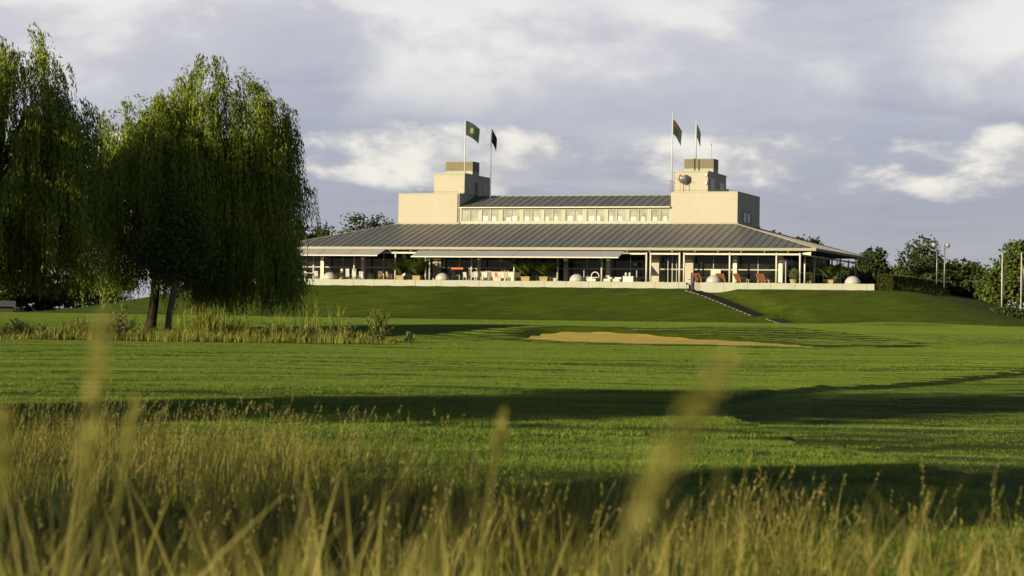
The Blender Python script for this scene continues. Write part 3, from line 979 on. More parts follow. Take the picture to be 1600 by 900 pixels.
for (u_, d_) in ((-28.6, 'left of the twin posts'), (-24.2, 'right of the grey dome'), (-22.2, 'right of the thick pillar'), (-21.2, 'next to the white cabinet')):
    s = empty('low_sofa', W(u_, 0.9, FLOOR), -YAW, 'low white sofa ' + d_, 'sofa', 'low white sofas on the terrace')
    wd = 0.75 if u_ < -24 else 0.36
    MB().box(-wd, wd, -0.35, 0.30, 0.08, 0.36).build('seat_cushion', 'cloth', s)
    MB().box(-wd, wd, 0.302, 0.46, 0.08, 0.55).build('back_cushion', 'cloth', s)
    MB().box(-wd + 0.05, wd - 0.05, -0.30, 0.40, 0, 0.078).build('base', 'wicker', s)
wc = empty('hooped_chair', W(-23.75, 1.3, FLOOR), -YAW, 'white hooped shell chair in front of the dark glazing', 'chair')
arc = [(0.42 * math.cos(t), 0.1, 0.62 + 0.46 * math.sin(t)) for t in np.linspace(-0.9, math.pi + 0.9, 16)]
MB().tube(arc, 0.06, 8).build('hoop', 'whiteplastic', wc, True)
MB().lathe([(0.05, 0.36), (0.30, 0.38), (0.36, 0.46), (0.30, 0.46), (0.05, 0.42)], 16, (0, 0)).build('seat_cushion', 'wicker', wc, True)
MB().lathe([(0.26, 0), (0.24, 0.04), (0.05, 0.08), (0.05, 0.36)], 14).build('foot', 'whiteplastic', wc, True)
cb_ = empty('white_cabinet', W(-19.95, 1.0, FLOOR), -YAW, 'white serving cabinet carrying two canisters beside a thin post', 'cabinet')
MB().box(-0.55, 0.55, -0.3, 0.3, 0.06, 0.62).build('body', 'whiteplastic', cb_)
MB().box(-0.60, 0.60, -0.34, 0.34, 0.621, 0.66).build('top', 'cloth', cb_)
MB().box(-0.50, 0.50, -0.25, 0.25, 0, 0.058).build('plinth', 'dark', cb_)
for k, du_ in enumerate((-0.3, 0.12)):
    cn = empty('canister', W(-19.95 + du_, 1.0, FLOOR + 0.66), 0, ('left' if k == 0 else 'right') + ' one of two pale canisters on the white cabinet', 'canister')
    MB().lathe([(0.12, 0), (0.12, 0.30), (0.10, 0.33)], 12).build('body', 'cloth', cn, True)
    MB().lathe([(0.105, 0.331), (0.105, 0.37), (0.03, 0.39)], 12).build('lid', 'whiteplastic', cn)
for (u_, z1, d_) in ((-25.0, 1.25, 'beside the shell chair'), (-19.2, 1.35, 'beside the white cabinet'), (-3.35, 2.3, 'near the terracotta planter with a bush')):
    p = empty('thin_post', W(u_, 1.4, FLOOR), -YAW, 'thin white stake standing ' + d_, 'stake')
    MB().tube([(0, 0, 0), (0, 0, z1)], 0.045, 8).build('shaft', 'white', p)
    MB().lathe([(0.16, 0), (0.16, 0.05), (0.06, 0.07)], 12).build('foot', 'concrete', p)
sc_ = empty('folding_screen', W(-10.9, 2.2, FLOOR), -YAW, 'cream cloth screen standing before the glazing behind a dome', 'screen')
MB().box(-0.50, 0.50, -0.02, 0.02, 0.75, 1.48).build('cloth_panel', 'cloth', sc_)
for sx in (-0.52, 0.52):
    MB().tube([(sx, 0, 0), (sx, 0, 1.5)], 0.018, 6).build('stand', 'white', sc_)
for (u_, d_) in ((-7.0, 'between two rust brown loungers'), (-4.9, 'near the lounger farthest from the stairs')):
    st = empty('side_table', W(u_, 0.5, FLOOR), -YAW, 'small white side table ' + d_, 'table')
    MB().lathe([(0.24, 0.34), (0.24, 0.37)], 16).build('table_top', 'whiteplastic', st)
    MB().lathe([(0.15, 0), (0.15, 0.03), (0.03, 0.05), (0.03, 0.34)], 12).build('pedestal', 'whiteplastic', st)


# plants in pots ------------------------------------------------------
def fronds(n, length, rg, droop=1.0, lw=0.09):
    Q = []
    for k in range(n):
        az = rg.uniform(0, 2 * np.pi)
        up = rg.uniform(0.85, 1.45)
        L = length * rg.uniform(0.7, 1.1)
        d = np.array([math.cos(az), math.sin(az)])
        prev = None
        for s in range(15):
            t = s / 14
            r_ = L * (math.cos(up) * t + 0.35 * t * t)
            z_ = L * (math.sin(up) * t - 0.42 * droop * t ** 2.6)
            p = np.array([d[0] * r_, d[1] * r_, 0.25 + z_])
            if prev is not None:
                tang = p - prev
                side = np.array([-d[1], d[0], 0])
                ll = L * 0.30 * math.sin(math.pi * min(1, 0.12 + t * 0.86))
                for sg in (-1, 1):
                    tip = p + side * sg * ll * 0.8 + tang * 1.2 + np.array([0, 0, -0.22 * ll])
                    wv = tang / np.linalg.norm(tang) * lw * 0.5
                    Q.append([prev - wv * 0.2, p + wv * 0.3, tip + wv * 0.1, tip - wv * 0.1])
                wv = side * 0.012
                Q.append([prev - wv, prev + wv, p + wv, p - wv])
            prev = p
    return np.array(Q)


def palm(u, v, h, label, seed, planter_w=0.9):
    rg = np.random.default_rng(seed)
    p = empty('potted_palm', W(u, v, FLOOR), -YAW, label, 'palm', 'potted palms on the terrace')
    w2 = planter_w / 2
    MB().hexa([(-w2 * .9, -w2 * .9, 0), (w2 * .9, -w2 * .9, 0), (w2 * .9, w2 * .9, 0), (-w2 * .9, w2 * .9, 0),
               (-w2, -w2, 0.46), (w2, -w2, 0.46), (w2, w2, 0.46), (-w2, w2, 0.46)]).build('planter', 'terracotta', p)
    MB().box(-w2 * 1.05, w2 * 1.05, -w2 * 1.05, w2 * 1.05, 0.461, 0.52).build('planter_rim', 'terracotta', p)
    MB().tube([(0, 0, 0.52), (0.02, 0, 0.9)], [0.09, 0.06], 8).build('stem', 'bark', p)
    Q = fronds(24, h * 1.25, rg, 0.75)
    Q[:, :, 2] += 0.35
    link_mesh('fronds', quads_mesh('fronds', Q), 'palm', p)


palm(-45.47, 0.35, 2.35, 'arching palm in terracotta planter, left of the pair beside twin posts', 11)
palm(-43.55, 0.35, 2.2, 'arching palm in terracotta planter against twin posts between the awnings', 12)
palm(-31.02, 0.25, 2.7, 'tallest palm in terracotta planter reaching up to the long awning', 13, 0.95)
palm(-29.00, 0.25, 2.3, 'arching palm in terracotta planter right of the tallest palm', 14)
palm(0.6, 4.5, 2.0, 'shaded palm in planter at the building corner near the hedge', 15)


def leaf_ball(n, rx, ry, rz, cz, size, aspect, rg, shell=0.5):
    d = rg.normal(size=(n, 3))
    d /= np.linalg.norm(d, axis=1)[:, None]
    r_ = rg.uniform(shell, 1.0, n) ** 0.6
    C = d * r_[:, None] * np.array([rx, ry, rz]) + np.array([0, 0, cz])
    return leaf_quads(C, size, aspect, rg)


for (u_, v_, s_, lab, seed, mt) in ((-2.3, 0.4, 1.0, 'bushy green plant in square terracotta planter near the corner posts', 21, 'shrub'),
                                    (-52.6, 0.5, 0.6, 'small plant in round red pot beside the dome below the short awning', 22, 'palm'),
                                    (-1.0, 2.0, 0.8, 'leafy pot plant in shade behind the corner posts', 23, 'shrub')):
    rg = np.random.default_rng(seed)
    p = empty('potted_shrub', W(u_, v_, FLOOR), -YAW, lab, 'plant', 'potted shrubs on the terrace')
    MB().lathe([(0.30 * s_, 0), (0.40 * s_, 0.36 * s_), (0.44 * s_, 0.37 * s_), (0.44 * s_, 0.44 * s_), (0.36 * s_, 0.44 * s_)], 18).build('pot', 'terracotta', p)
    link_mesh('foliage', quads_mesh('foliage', leaf_ball(700, 0.52 * s_, 0.5 * s_, 0.62 * s_, 1.0 * s_, 0.16 * s_, 0.4, rg, 0.1)), mt, p)
    MB().tube([(0, 0, 0.4 * s_), (0.03, 0, 0.9 * s_)], 0.03, 6).build('stem', 'bark', p)

# ------------------------------------------------------------------ roof-top things
def flag_cloth(name, wd, ht, droop, fold, seed, mat, parent=None, loc=(0, 0, 0), rz=0.0):
    n1, n2 = 14, 10
    ph = seed * 1.3
    vs, fs = [], []
    for j in range(n2 + 1):
        for i in range(n1 + 1):
            t, s = i / n1, j / n2
            x = wd * t * (0.86 - 0.08 * s)
            z = -ht * s - droop * t ** 1.35 - 0.05 * math.sin(6 * t + ph) * t
            y = fold * math.sin(5.2 * t + 1.6 * s + ph) * t ** 0.7
            vs.append((x, y, z))
    for j in range(n2):
        for i in range(n1):
            a = j * (n1 + 1) + i
            fs.append((a, a + 1, a + n1 + 2, a + n1 + 1))
    o = MB().solid(vs, fs).build(name, mat, parent, True)
    o.location = loc
    o.rotation_euler = (0, 0, rz)
    return o


poles = [(-42.70, 11.95, 15.13, 23.62, 'white flagpole on the left tower flying the green flag with emblem'),
         (-40.75, 15.2, 14.60, 22.95, 'white flagpole behind the left penthouse rising from the clerestory roof'),
         (-18.40, 11.95, 15.13, 23.76, 'tallest white flagpole, beside the satellite dishes'),
         (-16.75, 15.9, 18.99, 23.20, 'white flagpole on top of the right tower vent housing')]
for (u_, v_, z0, z1, lab) in poles:
    fp = empty('flagpole', W(u_, v_, z0), 0, lab, 'flagpole', 'flagpoles on the clubhouse roof')
    MB().tube([(0, 0, 0), (0, 0, z1 - z0)], [0.085, 0.05], 8).build('shaft', 'pole', fp, True)
    MB().lathe([(0.03, z1 - z0), (0.08, z1 - z0 + 0.05), (0.03, z1 - z0 + 0.12)], 8).build('finial', 'pole', fp)
    MB().lathe([(0.16, 0), (0.16, 0.10), (0.09, 0.14)], 10).build('base', 'greymetal', fp)


def flag(u, v, z, wd, ht, droop, fold, seed, mat, rz, lab):
    p = W(u, v, z)
    o = flag_cloth('flag', wd, ht, droop, fold, seed, mat, None, (p.x + 0.08 * math.cos(rz), p.y + 0.08 * math.sin(rz), p.z), rz)
    return tag(o, lab, 'flag', 'flags over the clubhouse')


f1 = flag(-42.70, 11.95, 23.40, 1.85, 1.65, 0.95, 0.16, 1, 'flag', -0.15, 'dark green flag with pale round emblem above the left tower')
ev, ef = [], []
for k in range(18):
    t = 2 * math.pi * k / 18
    ev.append((0.70 + 0.20 * math.cos(t), -0.32, -1.16 + 0.34 * math.sin(t)))
def on_flag(x, z):
    t = x / (1.85 * 0.82)
    s = (-z - 0.95 * t ** 1.35) / 1.65
    return 0.16 * math.sin(5.2 * t + 1.6 * s + 1.3) * t ** 0.7
ev = [(0.72, on_flag(0.72, -1.18) - 0.012, -1.18)] + [(x, on_flag(x, z) - 0.012, z) for x, _, z in ev]
MB().solid(ev, [(0, 1 + (k + 1) % 18, 1 + k) for k in range(18)]).build('emblem', 'emblem', f1)
flag(-40.75, 15.2, 22.75, 0.75, 1.6, 1.15, 0.10, 2, 'flagdark', -0.5, 'narrow dark green flag hanging on the pole behind the left penthouse')
f3 = flag(-18.40, 11.95, 23.10, 1.15, 1.6, 1.35, 0.12, 3, 'flagdark', -0.3, 'dark green flag with red patch beside the satellite dishes')
rs = []
for i in range(6):
    t0, t1 = 0.12 + i * 0.09, 0.12 + (i + 1) * 0.09
    q = []
    for (t, s) in ((t0, 0.12), (t1, 0.12), (t1, 0.40), (t0, 0.40)):
        x = 1.15 * t * (0.86 - 0.08 * s)
        z = -1.6 * s - 1.35 * t ** 1.35 - 0.05 * math.sin(6 * t + 3.9) * t
        y = 0.12 * math.sin(5.2 * t + 1.6 * s + 3.9) * t ** 0.7 - 0.015
        q.append((x, y, z))
    rs.append(q)
mb = MB()
for q in rs:
    mb.solid(q, [(3, 2, 1, 0)])
mb.build('red_patch', 'flagred', f3)
flag(-16.75, 15.9, 22.9, 0.62, 1.5, 1.15, 0.08, 4, 'flagdark', -0.55, 'limp dark green flag on the pole above the right tower vent')

ant = empty('aerial_mast', W(-14.9, 15.6, 18.99), -YAW, 'thin aerial mast at the edge of the right tower vent housing', 'aerial')
MB().tube([(0, 0, 0), (0, 0, 1.75)], [0.03, 0.02], 6).build('mast', 'greymetal', ant)
MB().tube([(0, 0, 1.75), (0, 0, 2.7)], 0.008, 5).build('whip', 'pole', ant)
MB().lathe([(0.05, 1.5), (0.05, 1.72)], 8).build('collar', 'greymetal', ant)
for (u_, z_, rx, rz, sc, lab) in ((-17.40, 16.55, 0.2, -0.95, 0.50, 'grey satellite dish turned edge-on beside the tallest flagpole'),
                                  (-16.75, 16.45, 0.35, 0.75, 0.55, 'round grey satellite dish seen from behind on the right tower')):
    ds = empty('satellite_dish', W(u_, 11.75, 15.12), -YAW, lab, 'satellite dish', 'satellite dishes on the right tower')
    rf = MB().lathe([(0.03, -0.19), (sc * 0.35, -0.16), (sc * 0.7, -0.06), (sc, 0.10), (sc * 0.99, 0.12), (sc * 0.7, -0.04), (sc * 0.35, -0.14), (0.03, -0.165)], 24).build('reflector', 'greymetal', ds, True)
    rf.location = (0, 0, z_ - 15.12)
    rf.rotation_euler = (math.pi / 2 - rx, 0, rz + math.pi)
    MB().tube([(0, 0, 0), (0, 0, z_ - 15.12)], 0.03, 6).build('mast', 'greymetal', ds)
    dv_ = Vector((math.sin(rz) * 0.9, -math.cos(rz) * 0.9, 0.1))
    MB().tube([(0, 0, z_ - 15.3), tuple(Vector((0, 0, z_ - 15.12)) + dv_ * 0.7)], 0.015, 5).build('feed_arm', 'greymetal', ds)
yg = empty('yagi_aerial', W(-18.6, 11.7, 15.12), -YAW, 'small horizontal aerial sticking out left of the tallest flagpole', 'aerial')
MB().tube([(0.05, 0, 0), (0.05, 0, 1.35)], 0.02, 6).build('mast', 'greymetal', yg)
MB().tube([(-1.0, 0, 1.18), (0.3, 0, 1.26)], 0.012, 5).build('boom', 'greymetal', yg)
for k in range(6):
    x = -0.9 + k * 0.2
    MB().tube([(x, -0.22, 1.19 + 0.06 * (x + 1) / 1.3), (x, 0.22, 1.19 + 0.06 * (x + 1) / 1.3)], 0.008, 4).build('element', 'greymetal', yg)
rl = empty('roof_cowl', W(-12.9, 15.0, 15.12), -YAW, 'small dark vent cowl on the right tower roof edge', 'vent')
MB().lathe([(0.12, 0), (0.12, 0.3), (0.22, 0.32), (0.22, 0.42), (0.05, 0.5)], 12).build('cowl', 'dark', rl)
MB().tube([(-0.9, 0, 0.35), (0, 0, 0.38)], 0.015, 5).build('bracket_rod', 'greymetal', rl)
MB().tube([(-0.9, 0, 0.0), (-0.9, 0, 0.35)], 0.015, 5).build('bracket_leg', 'greymetal', rl)
st = empty('wind_vane', W(-48.0, 11.6, 15.12), -YAW, 'thin rod on the left tower roof beside the penthouse', 'rod')
MB().tube([(0, 0, 0), (0, 0, 0.55)], 0.02, 5).build('mast', 'pole', st)
MB().tube([(-0.45, 0, 0.55), (0.45, 0, 0.45)], 0.015, 5).build('arm', 'pole', st)

# ------------------------------------------------------------------ stairs in the bank
def stair(name, a, b_, n, wd, lab):
    ex = empty(name, (a.x, a.y, tz(a.x, a.y)), 0, lab, 'stairs', 'garden stairs in the grass bank')
    dx, dy = b_.x - a.x, b_.y - a.y
    ln = math.hypot(dx, dy)
    ang = math.atan2(dy, dx)
    z0 = tz(a.x, a.y)
    for k in range(n):
        t0, t1 = k / n, (k + 1) / n
        za = tz(a.x + dx * (t0 + t1) / 2, a.y + dy * (t0 + t1) / 2) + 0.06
        s = MB().box(ln * t0 + 0.01, ln * t1 + 0.03, -wd / 2, wd / 2, za - z0 - 0.55, za - z0 - 0.004 * (k % 2)).build('step', 'step_shade', ex)
        s.rotation_euler = (0, 0, ang)
        MB().box(ln * t0 + 0.02, ln * t1 - 0.16, -wd / 2 - 0.10, -wd / 2 - 0.002, za - z0 - 0.5, za - z0 + 0.005).build('edge_block', 'step', s)  # pale block added for the sunlit end of the step
    return ex
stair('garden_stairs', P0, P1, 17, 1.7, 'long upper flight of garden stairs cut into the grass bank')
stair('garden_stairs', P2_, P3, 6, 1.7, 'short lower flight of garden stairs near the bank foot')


# ------------------------------------------------------------------ trees
def limb_tree(mb, base, top, r0, r1, bend=0.3, n=6, seed=0):
    rg = random.Random(seed)
    a, b_ = Vector(base), Vector(top)
    pts = []
    off = Vector((rg.uniform(-1, 1), rg.uniform(-1, 1), 0)) * bend
    for i in range(n + 1):
        t = i / n
        pts.append(a.lerp(b_, t) + off * math.sin(math.pi * t))
    rad = [r0 + (r1 - r0) * (i / n) for i in range(n + 1)]
    rad[0] *= 1.25
    mb.tube(pts, rad, 9)
    return pts


def willow(base, lobes, zbot, seed, label, n_scale=1.0, trunk_top=None, r0=0.30):
    rg = np.random.default_rng(seed)
    x0, y0 = base
    z0 = tz(x0, y0) - 0.1
    root = empty('weeping_willow', (x0, y0, z0), 0, label, 'tree', 'weeping willows at the reed bed')
    mb = MB()
    tt = trunk_top or (0.4, 0, 4.6)
    limb_tree(mb, (0, 0, 0), tt, r0, r0 * 0.72, 0.2, 6, seed)
    Q = []
    for li, (lx, ly, rx, ry, ztop, rz_, n) in enumerate(lobes):
        c = np.array([lx - x0, ly - y0, ztop - rz_ - z0])
        pts = limb_tree(mb, tt, (c[0], c[1], c[2] + rz_ * 0.35), r0 * 0.5, 0.10, 0.7, 7, seed + li)
        for k in range(6):
            az = rg.uniform(0, 2 * np.pi)
            limb_tree(mb, pts[3 + k % 4], (c[0] + rx * 0.75 * math.cos(az), c[1] + ry * 0.75 * math.sin(az), c[2] + rz_ * rg.uniform(0.2, 0.75)), 0.11, 0.03, 0.4, 5, seed + li * 7 + k)
        n = int(n * n_scale)
        nb = max(6, int(n / 3.1))
        # boughs on the dome of the lobe; each lets a few curtains of twigs hang, with gaps between
        d = rg.normal(size=(nb, 3))
        d[:, 2] = np.abs(d[:, 2]) * 0.9 - 0.25
        d /= np.linalg.norm(d, axis=1)[:, None]
        rad = rg.uniform(0.55, 1.0, nb) ** 0.4
        lump = 1 + 0.14 * np.sin(d[:, 0] * 7 + li) * np.sin(d[:, 1] * 6 + 2 * li) + rg.normal(0, 0.07, nb)
        C = c + d * (rad * lump)[:, None] * np.array([rx, ry, rz_])
        for p0, dd in zip(C, d):
            hd = dd[:2] / (np.linalg.norm(dd[:2]) + 1e-6)
            sd = np.array([-hd[1], hd[0]])
            for cu in range(4):
                p = p0 + np.array([*(sd * rg.normal(0, 0.55) + hd * rg.normal(0, 0.3)), rg.normal(0, 0.45)])
                clump_len = rg.uniform(0.5, 1.45)
                for s_ in range(rg.integers(12, 19)):
                    q = p + rg.normal(0, 0.20, 3) * np.array([1, 1, 1.2])
                    Ls = clump_len * rg.uniform(2.0, 3.9)
                    zb = zbot - z0 + rg.uniform(-0.5, 1.7)
                    Ls = min(Ls, max(0.6, q[2] - zb))
                    m_ = int(Ls / 0.135) + 3
                    t = np.linspace(0, 1, m_)
                    outw = 0.6 * (1 - np.exp(-t * 3.0)) * rg.uniform(0.4, 1.2)
                    path = np.empty((m_, 3))
                    sway = rg.normal(0, 0.10, 2)
                    path[:, 0] = q[0] + hd[0] * outw + sway[0] * t
                    path[:, 1] = q[1] + hd[1] * outw + sway[1] * t
                    path[:, 2] = q[2] + 0.35 * np.sin(np.minimum(t * 6, math.pi)) * (t < 0.53) - Ls * t ** 1.15
                    path += rg.normal(0, 0.035, path.shape)
                    dr = np.tile(np.array([hd[0] * 0.15, hd[1] * 0.15, -1.0]), (m_, 1))
                    Q.append(leaf_quads(path, 0.24, 0.24, rg, dr))
        # short upright sprigs that roughen the outline
        k = n // 3
        d = rg.normal(size=(k, 3)); d[:, 2] = np.abs(d[:, 2]) + 0.3
        d /= np.linalg.norm(d, axis=1)[:, None]
        C = c + d * np.array([rx, ry, rz_]) * rg.uniform(0.95, 1.1, k)[:, None]
        C = np.repeat(C, 14, 0) + rg.normal(0, 0.22, (k * 14, 3))
        Q.append(leaf_quads(C, 0.24, 0.3, rg))
    mb.build('trunk', 'bark', root, True)
    link_mesh('crown', quads_mesh('crown', np.concatenate(Q)), 'willow', root)
    return root


willow((-20.7, 120), [(-17.0, 120.0, 3.8, 4.0, 15.2, 4.6, 150), (-14.9, 120.5, 2.5, 3.4, 12.2, 3.6, 70), (-21.6, 120.5, 2.2, 3.2, 13.5, 4.2, 70),
                       (-19.4, 117.6, 3.4, 2.8, 13.0, 4.0, 80), (-16.2, 118.6, 3.0, 2.8, 10.5, 3.4, 70), (-22.0, 119.0, 2.2, 2.6, 8.6, 2.6, 45),
                       (-14.3, 119.3, 1.6, 2.0, 7.5, 2.2, 45), (-18.5, 121.5, 4.2, 2.6, 8.5, 2.8, 70), (-15.2, 120.5, 2.6, 2.4, 6.2, 2.4, 70)],
       1.6, 5, 'whole weeping willow with thick trunk standing in the reed bed')
willow((-29.0, 107.7), [(-27.91, 107.2, 3.26, 3.68, 14.9, 4.69, 95), (-24.85, 107.2, 1.94, 2.86, 14.58, 4.29, 60), (-23.42, 107.81, 1.54, 2.45, 12.33, 3.88, 50), (-25.87, 105.57, 2.04, 2.25, 10.29, 3.26, 60), (-28.31, 105.77, 2.66, 2.25, 8.86, 3.06, 60), (-23.73, 107.0, 1.83, 2.25, 7.83, 2.66, 55), (-26.79, 108.74, 3.26, 2.25, 7.83, 3.06, 60), (-31.37, 107.71, 3.57, 3.68, 14.9, 5.11, 60)],
       2.4, 9, 'tall dark weeping willow cut off by the picture edge')


def broad_tree(base, lobes, leafsize, per, mat, seed, label, trunk_r=0.25, name='broadleaf_tree', group=None, bark='bark', aspect=0.75, lean=(0, 0), zsink=0.1):
    rg = np.random.default_rng(seed)
    x0, y0 = base
    z0 = tz(x0, y0) - zsink
    root = empty(name, (x0, y0, z0), 0, label, 'tree', group)
    mb = MB()
    zmin = min(l[5] - l[4] for l in lobes)
    fork = (lean[0], lean[1], max(1.0, zmin + 0.3))
    limb_tree(mb, (0, 0, 0), fork, trunk_r, trunk_r * 0.75, 0.12, 5, seed)
    Q = []
    for li, (lx, ly, rx, ry, rz_, cz, n) in enumerate(lobes):
        limb_tree(mb, fork, (lx, ly, cz + rz_ * 0.3), trunk_r * 0.6, 0.04, 0.3, 5, seed + li)
        d = rg.normal(size=(n, 3))
        d /= np.linalg.norm(d, axis=1)[:, None]
        rad = rg.uniform(0.25, 1.0, n) ** 0.45 * (1 + rg.normal(0, 0.10, n))
        C = d * rad[:, None] * np.array([rx, ry, rz_]) + np.array([lx, ly, cz])
        cs = min(rx, rz_) * rg.uniform(0.12, 0.28, n)
        CC = np.repeat(C, per, 0) + rg.normal(size=(n * per, 3)) * np.repeat(cs, per)[:, None] * np.array([1, 1, 0.75])
        Q.append(leaf_quads(CC, leafsize, aspect, rg))
        for k in range(5):
            q = C[rg.integers(0, n)]
            limb_tree(mb, (lx * 0.6, ly * 0.6, cz), q, trunk_r * 0.25, 0.02, 0.1, 4, seed + k)
    mb.build('trunk', bark, root, True)
    link_mesh('crown', quads_mesh('crown', np.concatenate(Q)), mat, root)
    return root


# the slim tree in front of the willow
broad_tree((-18.35, 112), [(0.5, 0, 1.5, 1.4, 1.7, 5.0, 70), (-0.8, 0.2, 1.2, 1.2, 1.3, 4.2, 50), (1.5, 0.2, 1.1, 1.1, 1.2, 4.0, 45), (0.3, 0.2, 1.1, 1.1, 1.2, 6.6, 40)],
           0.20, 34, 'slimleaf', 31, 'slim young tree with dark round crown leaning before the willow trunk', 0.20, 'slim_tree', None, 'barklight', 0.6, (0.45, 0))


def dirpt(px, Y):
    """plan x for a bearing read off the photograph at range Y"""
    return (px - 800 + 0.5) / 3273 * Y


far = [  # bearing, range, crown top z, half width, kind, label
    (563, 300, 15.9, 5.6, 0, 'round dark tree showing over the left roof hip beside the tower'),
    (607, 305, 14.9, 3.4, 0, 'lower tree squeezed between the round dark tree and the left tower'),
    (500, 300, 14.0, 4.0, 0, 'low dark tree over the left end of the roof'),
    (455, 290, 15.3, 4.2, 0, 'dark tree behind the willow edge at the left roof end'),
    (1206, 300, 14.3, 2.0, 0, 'treetop just right of the right tower above the roof hip'),
    (1240, 305, 13.6, 2.6, 0, 'treetop peeping over the middle of the right roof slope'),
    (1268, 300, 12.9, 2.2, 0, 'treetop peeping over the low end of the right roof slope'),
    (1363, 268, 10.9, 3.2, 0, 'dark bushy tree directly behind the right eaves end'),
    (1398, 285, 8.6, 2.8, 0, 'low dark tree in the gap between bushy tree and big round tree'),
    (1440, 262, 11.6, 4.6, 0, 'big round dark tree behind the globe lamps'),
    (1498, 275, 9.6, 3.2, 0, 'lower dark tree right of the globe lamps'),
    (1535, 285, 8.6, 3.4, 0, 'dark tree left of the light green tree at the flagpoles'),
    (1590, 240, 10.8, 3.6, 1, 'light green leafy tree behind the two ground flagpoles'),
    (1555, 243, 7.2, 2.2, 1, 'light green bushy sapling between dark trees and the first ground flagpole'),
    (1655, 250, 10.5, 4.0, 1, 'light green tree at the right picture border'),
    (1318, 262, 8.4, 3.4, 0, 'dark tree seen through the shaded side veranda'),
    (1345, 250, 7.2, 2.4, 0, 'low dark tree just behind the single grey dome'),
    (1290, 285, 9.0, 3.0, 0, 'dark tree hidden mostly by the side veranda posts'),
    (1420, 290, 9.4, 4.2, 0, 'dark tree filling the gap left of the big round tree'),
    (1478, 250, 7.6, 3.4, 0, 'low dark tree at the foot of the globe lamps'),
    (1520, 252, 7.0, 3.2, 0, 'low dark tree between globe lamps and first ground flagpole'),
    (1512, 300, 9.8, 3.8, 0, 'far dark tree between the globe lamps and the light green trees'),
    (1385, 258, 6.8, 2.6, 0, 'low dark tree above the sunlit hedge end'),
    (60, 260, 6.4, 6.0, 0, 'dark thicket tree under the left willow skirt'),
    (-20, 255, 8.0, 6.0, 0, 'dark tree at the left picture border behind the grey shed'),
    (150, 275, 7.0, 5.0, 0, 'dark tree far behind between the two willows'),
    (330, 290, 8.5, 5.0, 0, 'dark tree far behind the willow trunk'),
    (400, 300, 9.0, 5.0, 0, 'dark tree far behind the right half of the whole willow'),
]
for i, (px, Y, top, hw, kd, lab) in enumerate(far):
    x = dirpt(px, Y)
    zb = tz(x, Y)
    H_ = top - zb
    rg = random.Random(100 + i)
    lob = []
    nl = 6
    for k in range(nl):
        a = rg.uniform(0, 6.28)
        rr_ = hw * rg.uniform(0.3, 0.62) if k else 0
        rx = hw * rg.uniform(0.42, 0.6)
        rz_ = H_ * rg.uniform(0.16, 0.24)
        cz = H_ * rg.uniform(0.35, 0.72) if k else H_ - rz_ * 1.02
        lob.append((rr_ * math.cos(a), rr_ * math.sin(a), rx, rx, rz_, cz, 46))
    lob.append((0, 0, hw * 0.85, hw * 0.85, H_ * 0.28, H_ * 0.32, 90))
    broad_tree((x, Y), lob, 0.40, 30, 'treeleaf2' if kd else 'treeleaf', 200 + i, lab, 0.22, 'broadleaf_tree', 'broadleaf trees round the clubhouse', 'bark', 0.75)

# unseen trees shadowing the fairway; the last one placed to shade the cut-off willow
for i, (bx, by, wd, H_, lab) in enumerate(((-24.0, 13.2, 4.4, 15.5, 'tall broadleaf tree out of frame whose shadow crosses the fairway'),
                                           (-22.9, -3.9, 2.2, 15.0, 'narrow broadleaf tree out of frame beside the tall grass'),
                                           (-41.8, 92.7, 5.6, 19.0, 'wide broadleaf tree out of frame shading the cut-off willow'))):
    lob = []
    rg = random.Random(50 + i)
    for k in range(9):
        a = rg.uniform(0, 6.28)
        r_ = wd * 0.45
        lob.append((r_ * math.cos(a), r_ * math.sin(a), wd * 0.55, wd * 0.55, 2.4, 3.4 + k * (H_ - 5.8) / 8.0, 52))
    broad_tree((bx, by), lob, 0.42, 26, 'treeleaf', 300 + i, lab, 0.35, 'broadleaf_tree', None, 'bark', 0.75)

# ------------------------------------------------------------------ hedge, bush, shed, lamps, poles on the right
def hedge(u0, u1, v0, v1, h, label, seed, zoff=None, mat='hedge', dens=170):
    rg = np.random.default_rng(seed)
    root = empty('clipped_hedge', W((u0 + u1) / 2, v0, tz(*W((u0 + u1) / 2, v0)[:2])), 0, label, 'hedge')
    n = int(dens * ((u1 - u0) + (v1 - v0)) * 3)
    uu = rg.uniform(u0, u1, n); vv = rg.uniform(v0, v1, n); tt = rg.uniform(0, 1, n)
    k = rg.integers(0, 5, n)
    uu = np.where(k == 0, u0 + rg.normal(0, .06, n), np.where(k == 1, u1 + rg.normal(0, .06, n), uu))
    vv = np.where(k == 2, v0 + rg.normal(0, .06, n), vv)
    tt = np.where(k >= 3, 1.0 + rg.normal(0, .035, n), tt)
    X = ORG[0] + uu * CU + vv * SU
    Y = ORG[1] - uu * SU + vv * CU
    Z = terrain(X, Y) + tt * h
    C = np.stack([X, Y, Z], 1) - np.array(root.location)
    link_mesh('foliage', quads_mesh('foliage', leaf_quads(C, 0.20, 0.6, rg)), mat, root)
    mb = MB()
    vq = v0 + 0.4
    while vq < v1:
        p = W((u0 + u1) / 2, vq)
        q = p - root.location
        mb.tube([(q.x, q.y, tz(p.x, p.y) - root.location.z), (q.x, q.y, tz(p.x, p.y) - root.location.z + h * 0.8)], 0.04, 5)
        vq += 0.8
    mb.build('stems', 'bark', root)
    return root


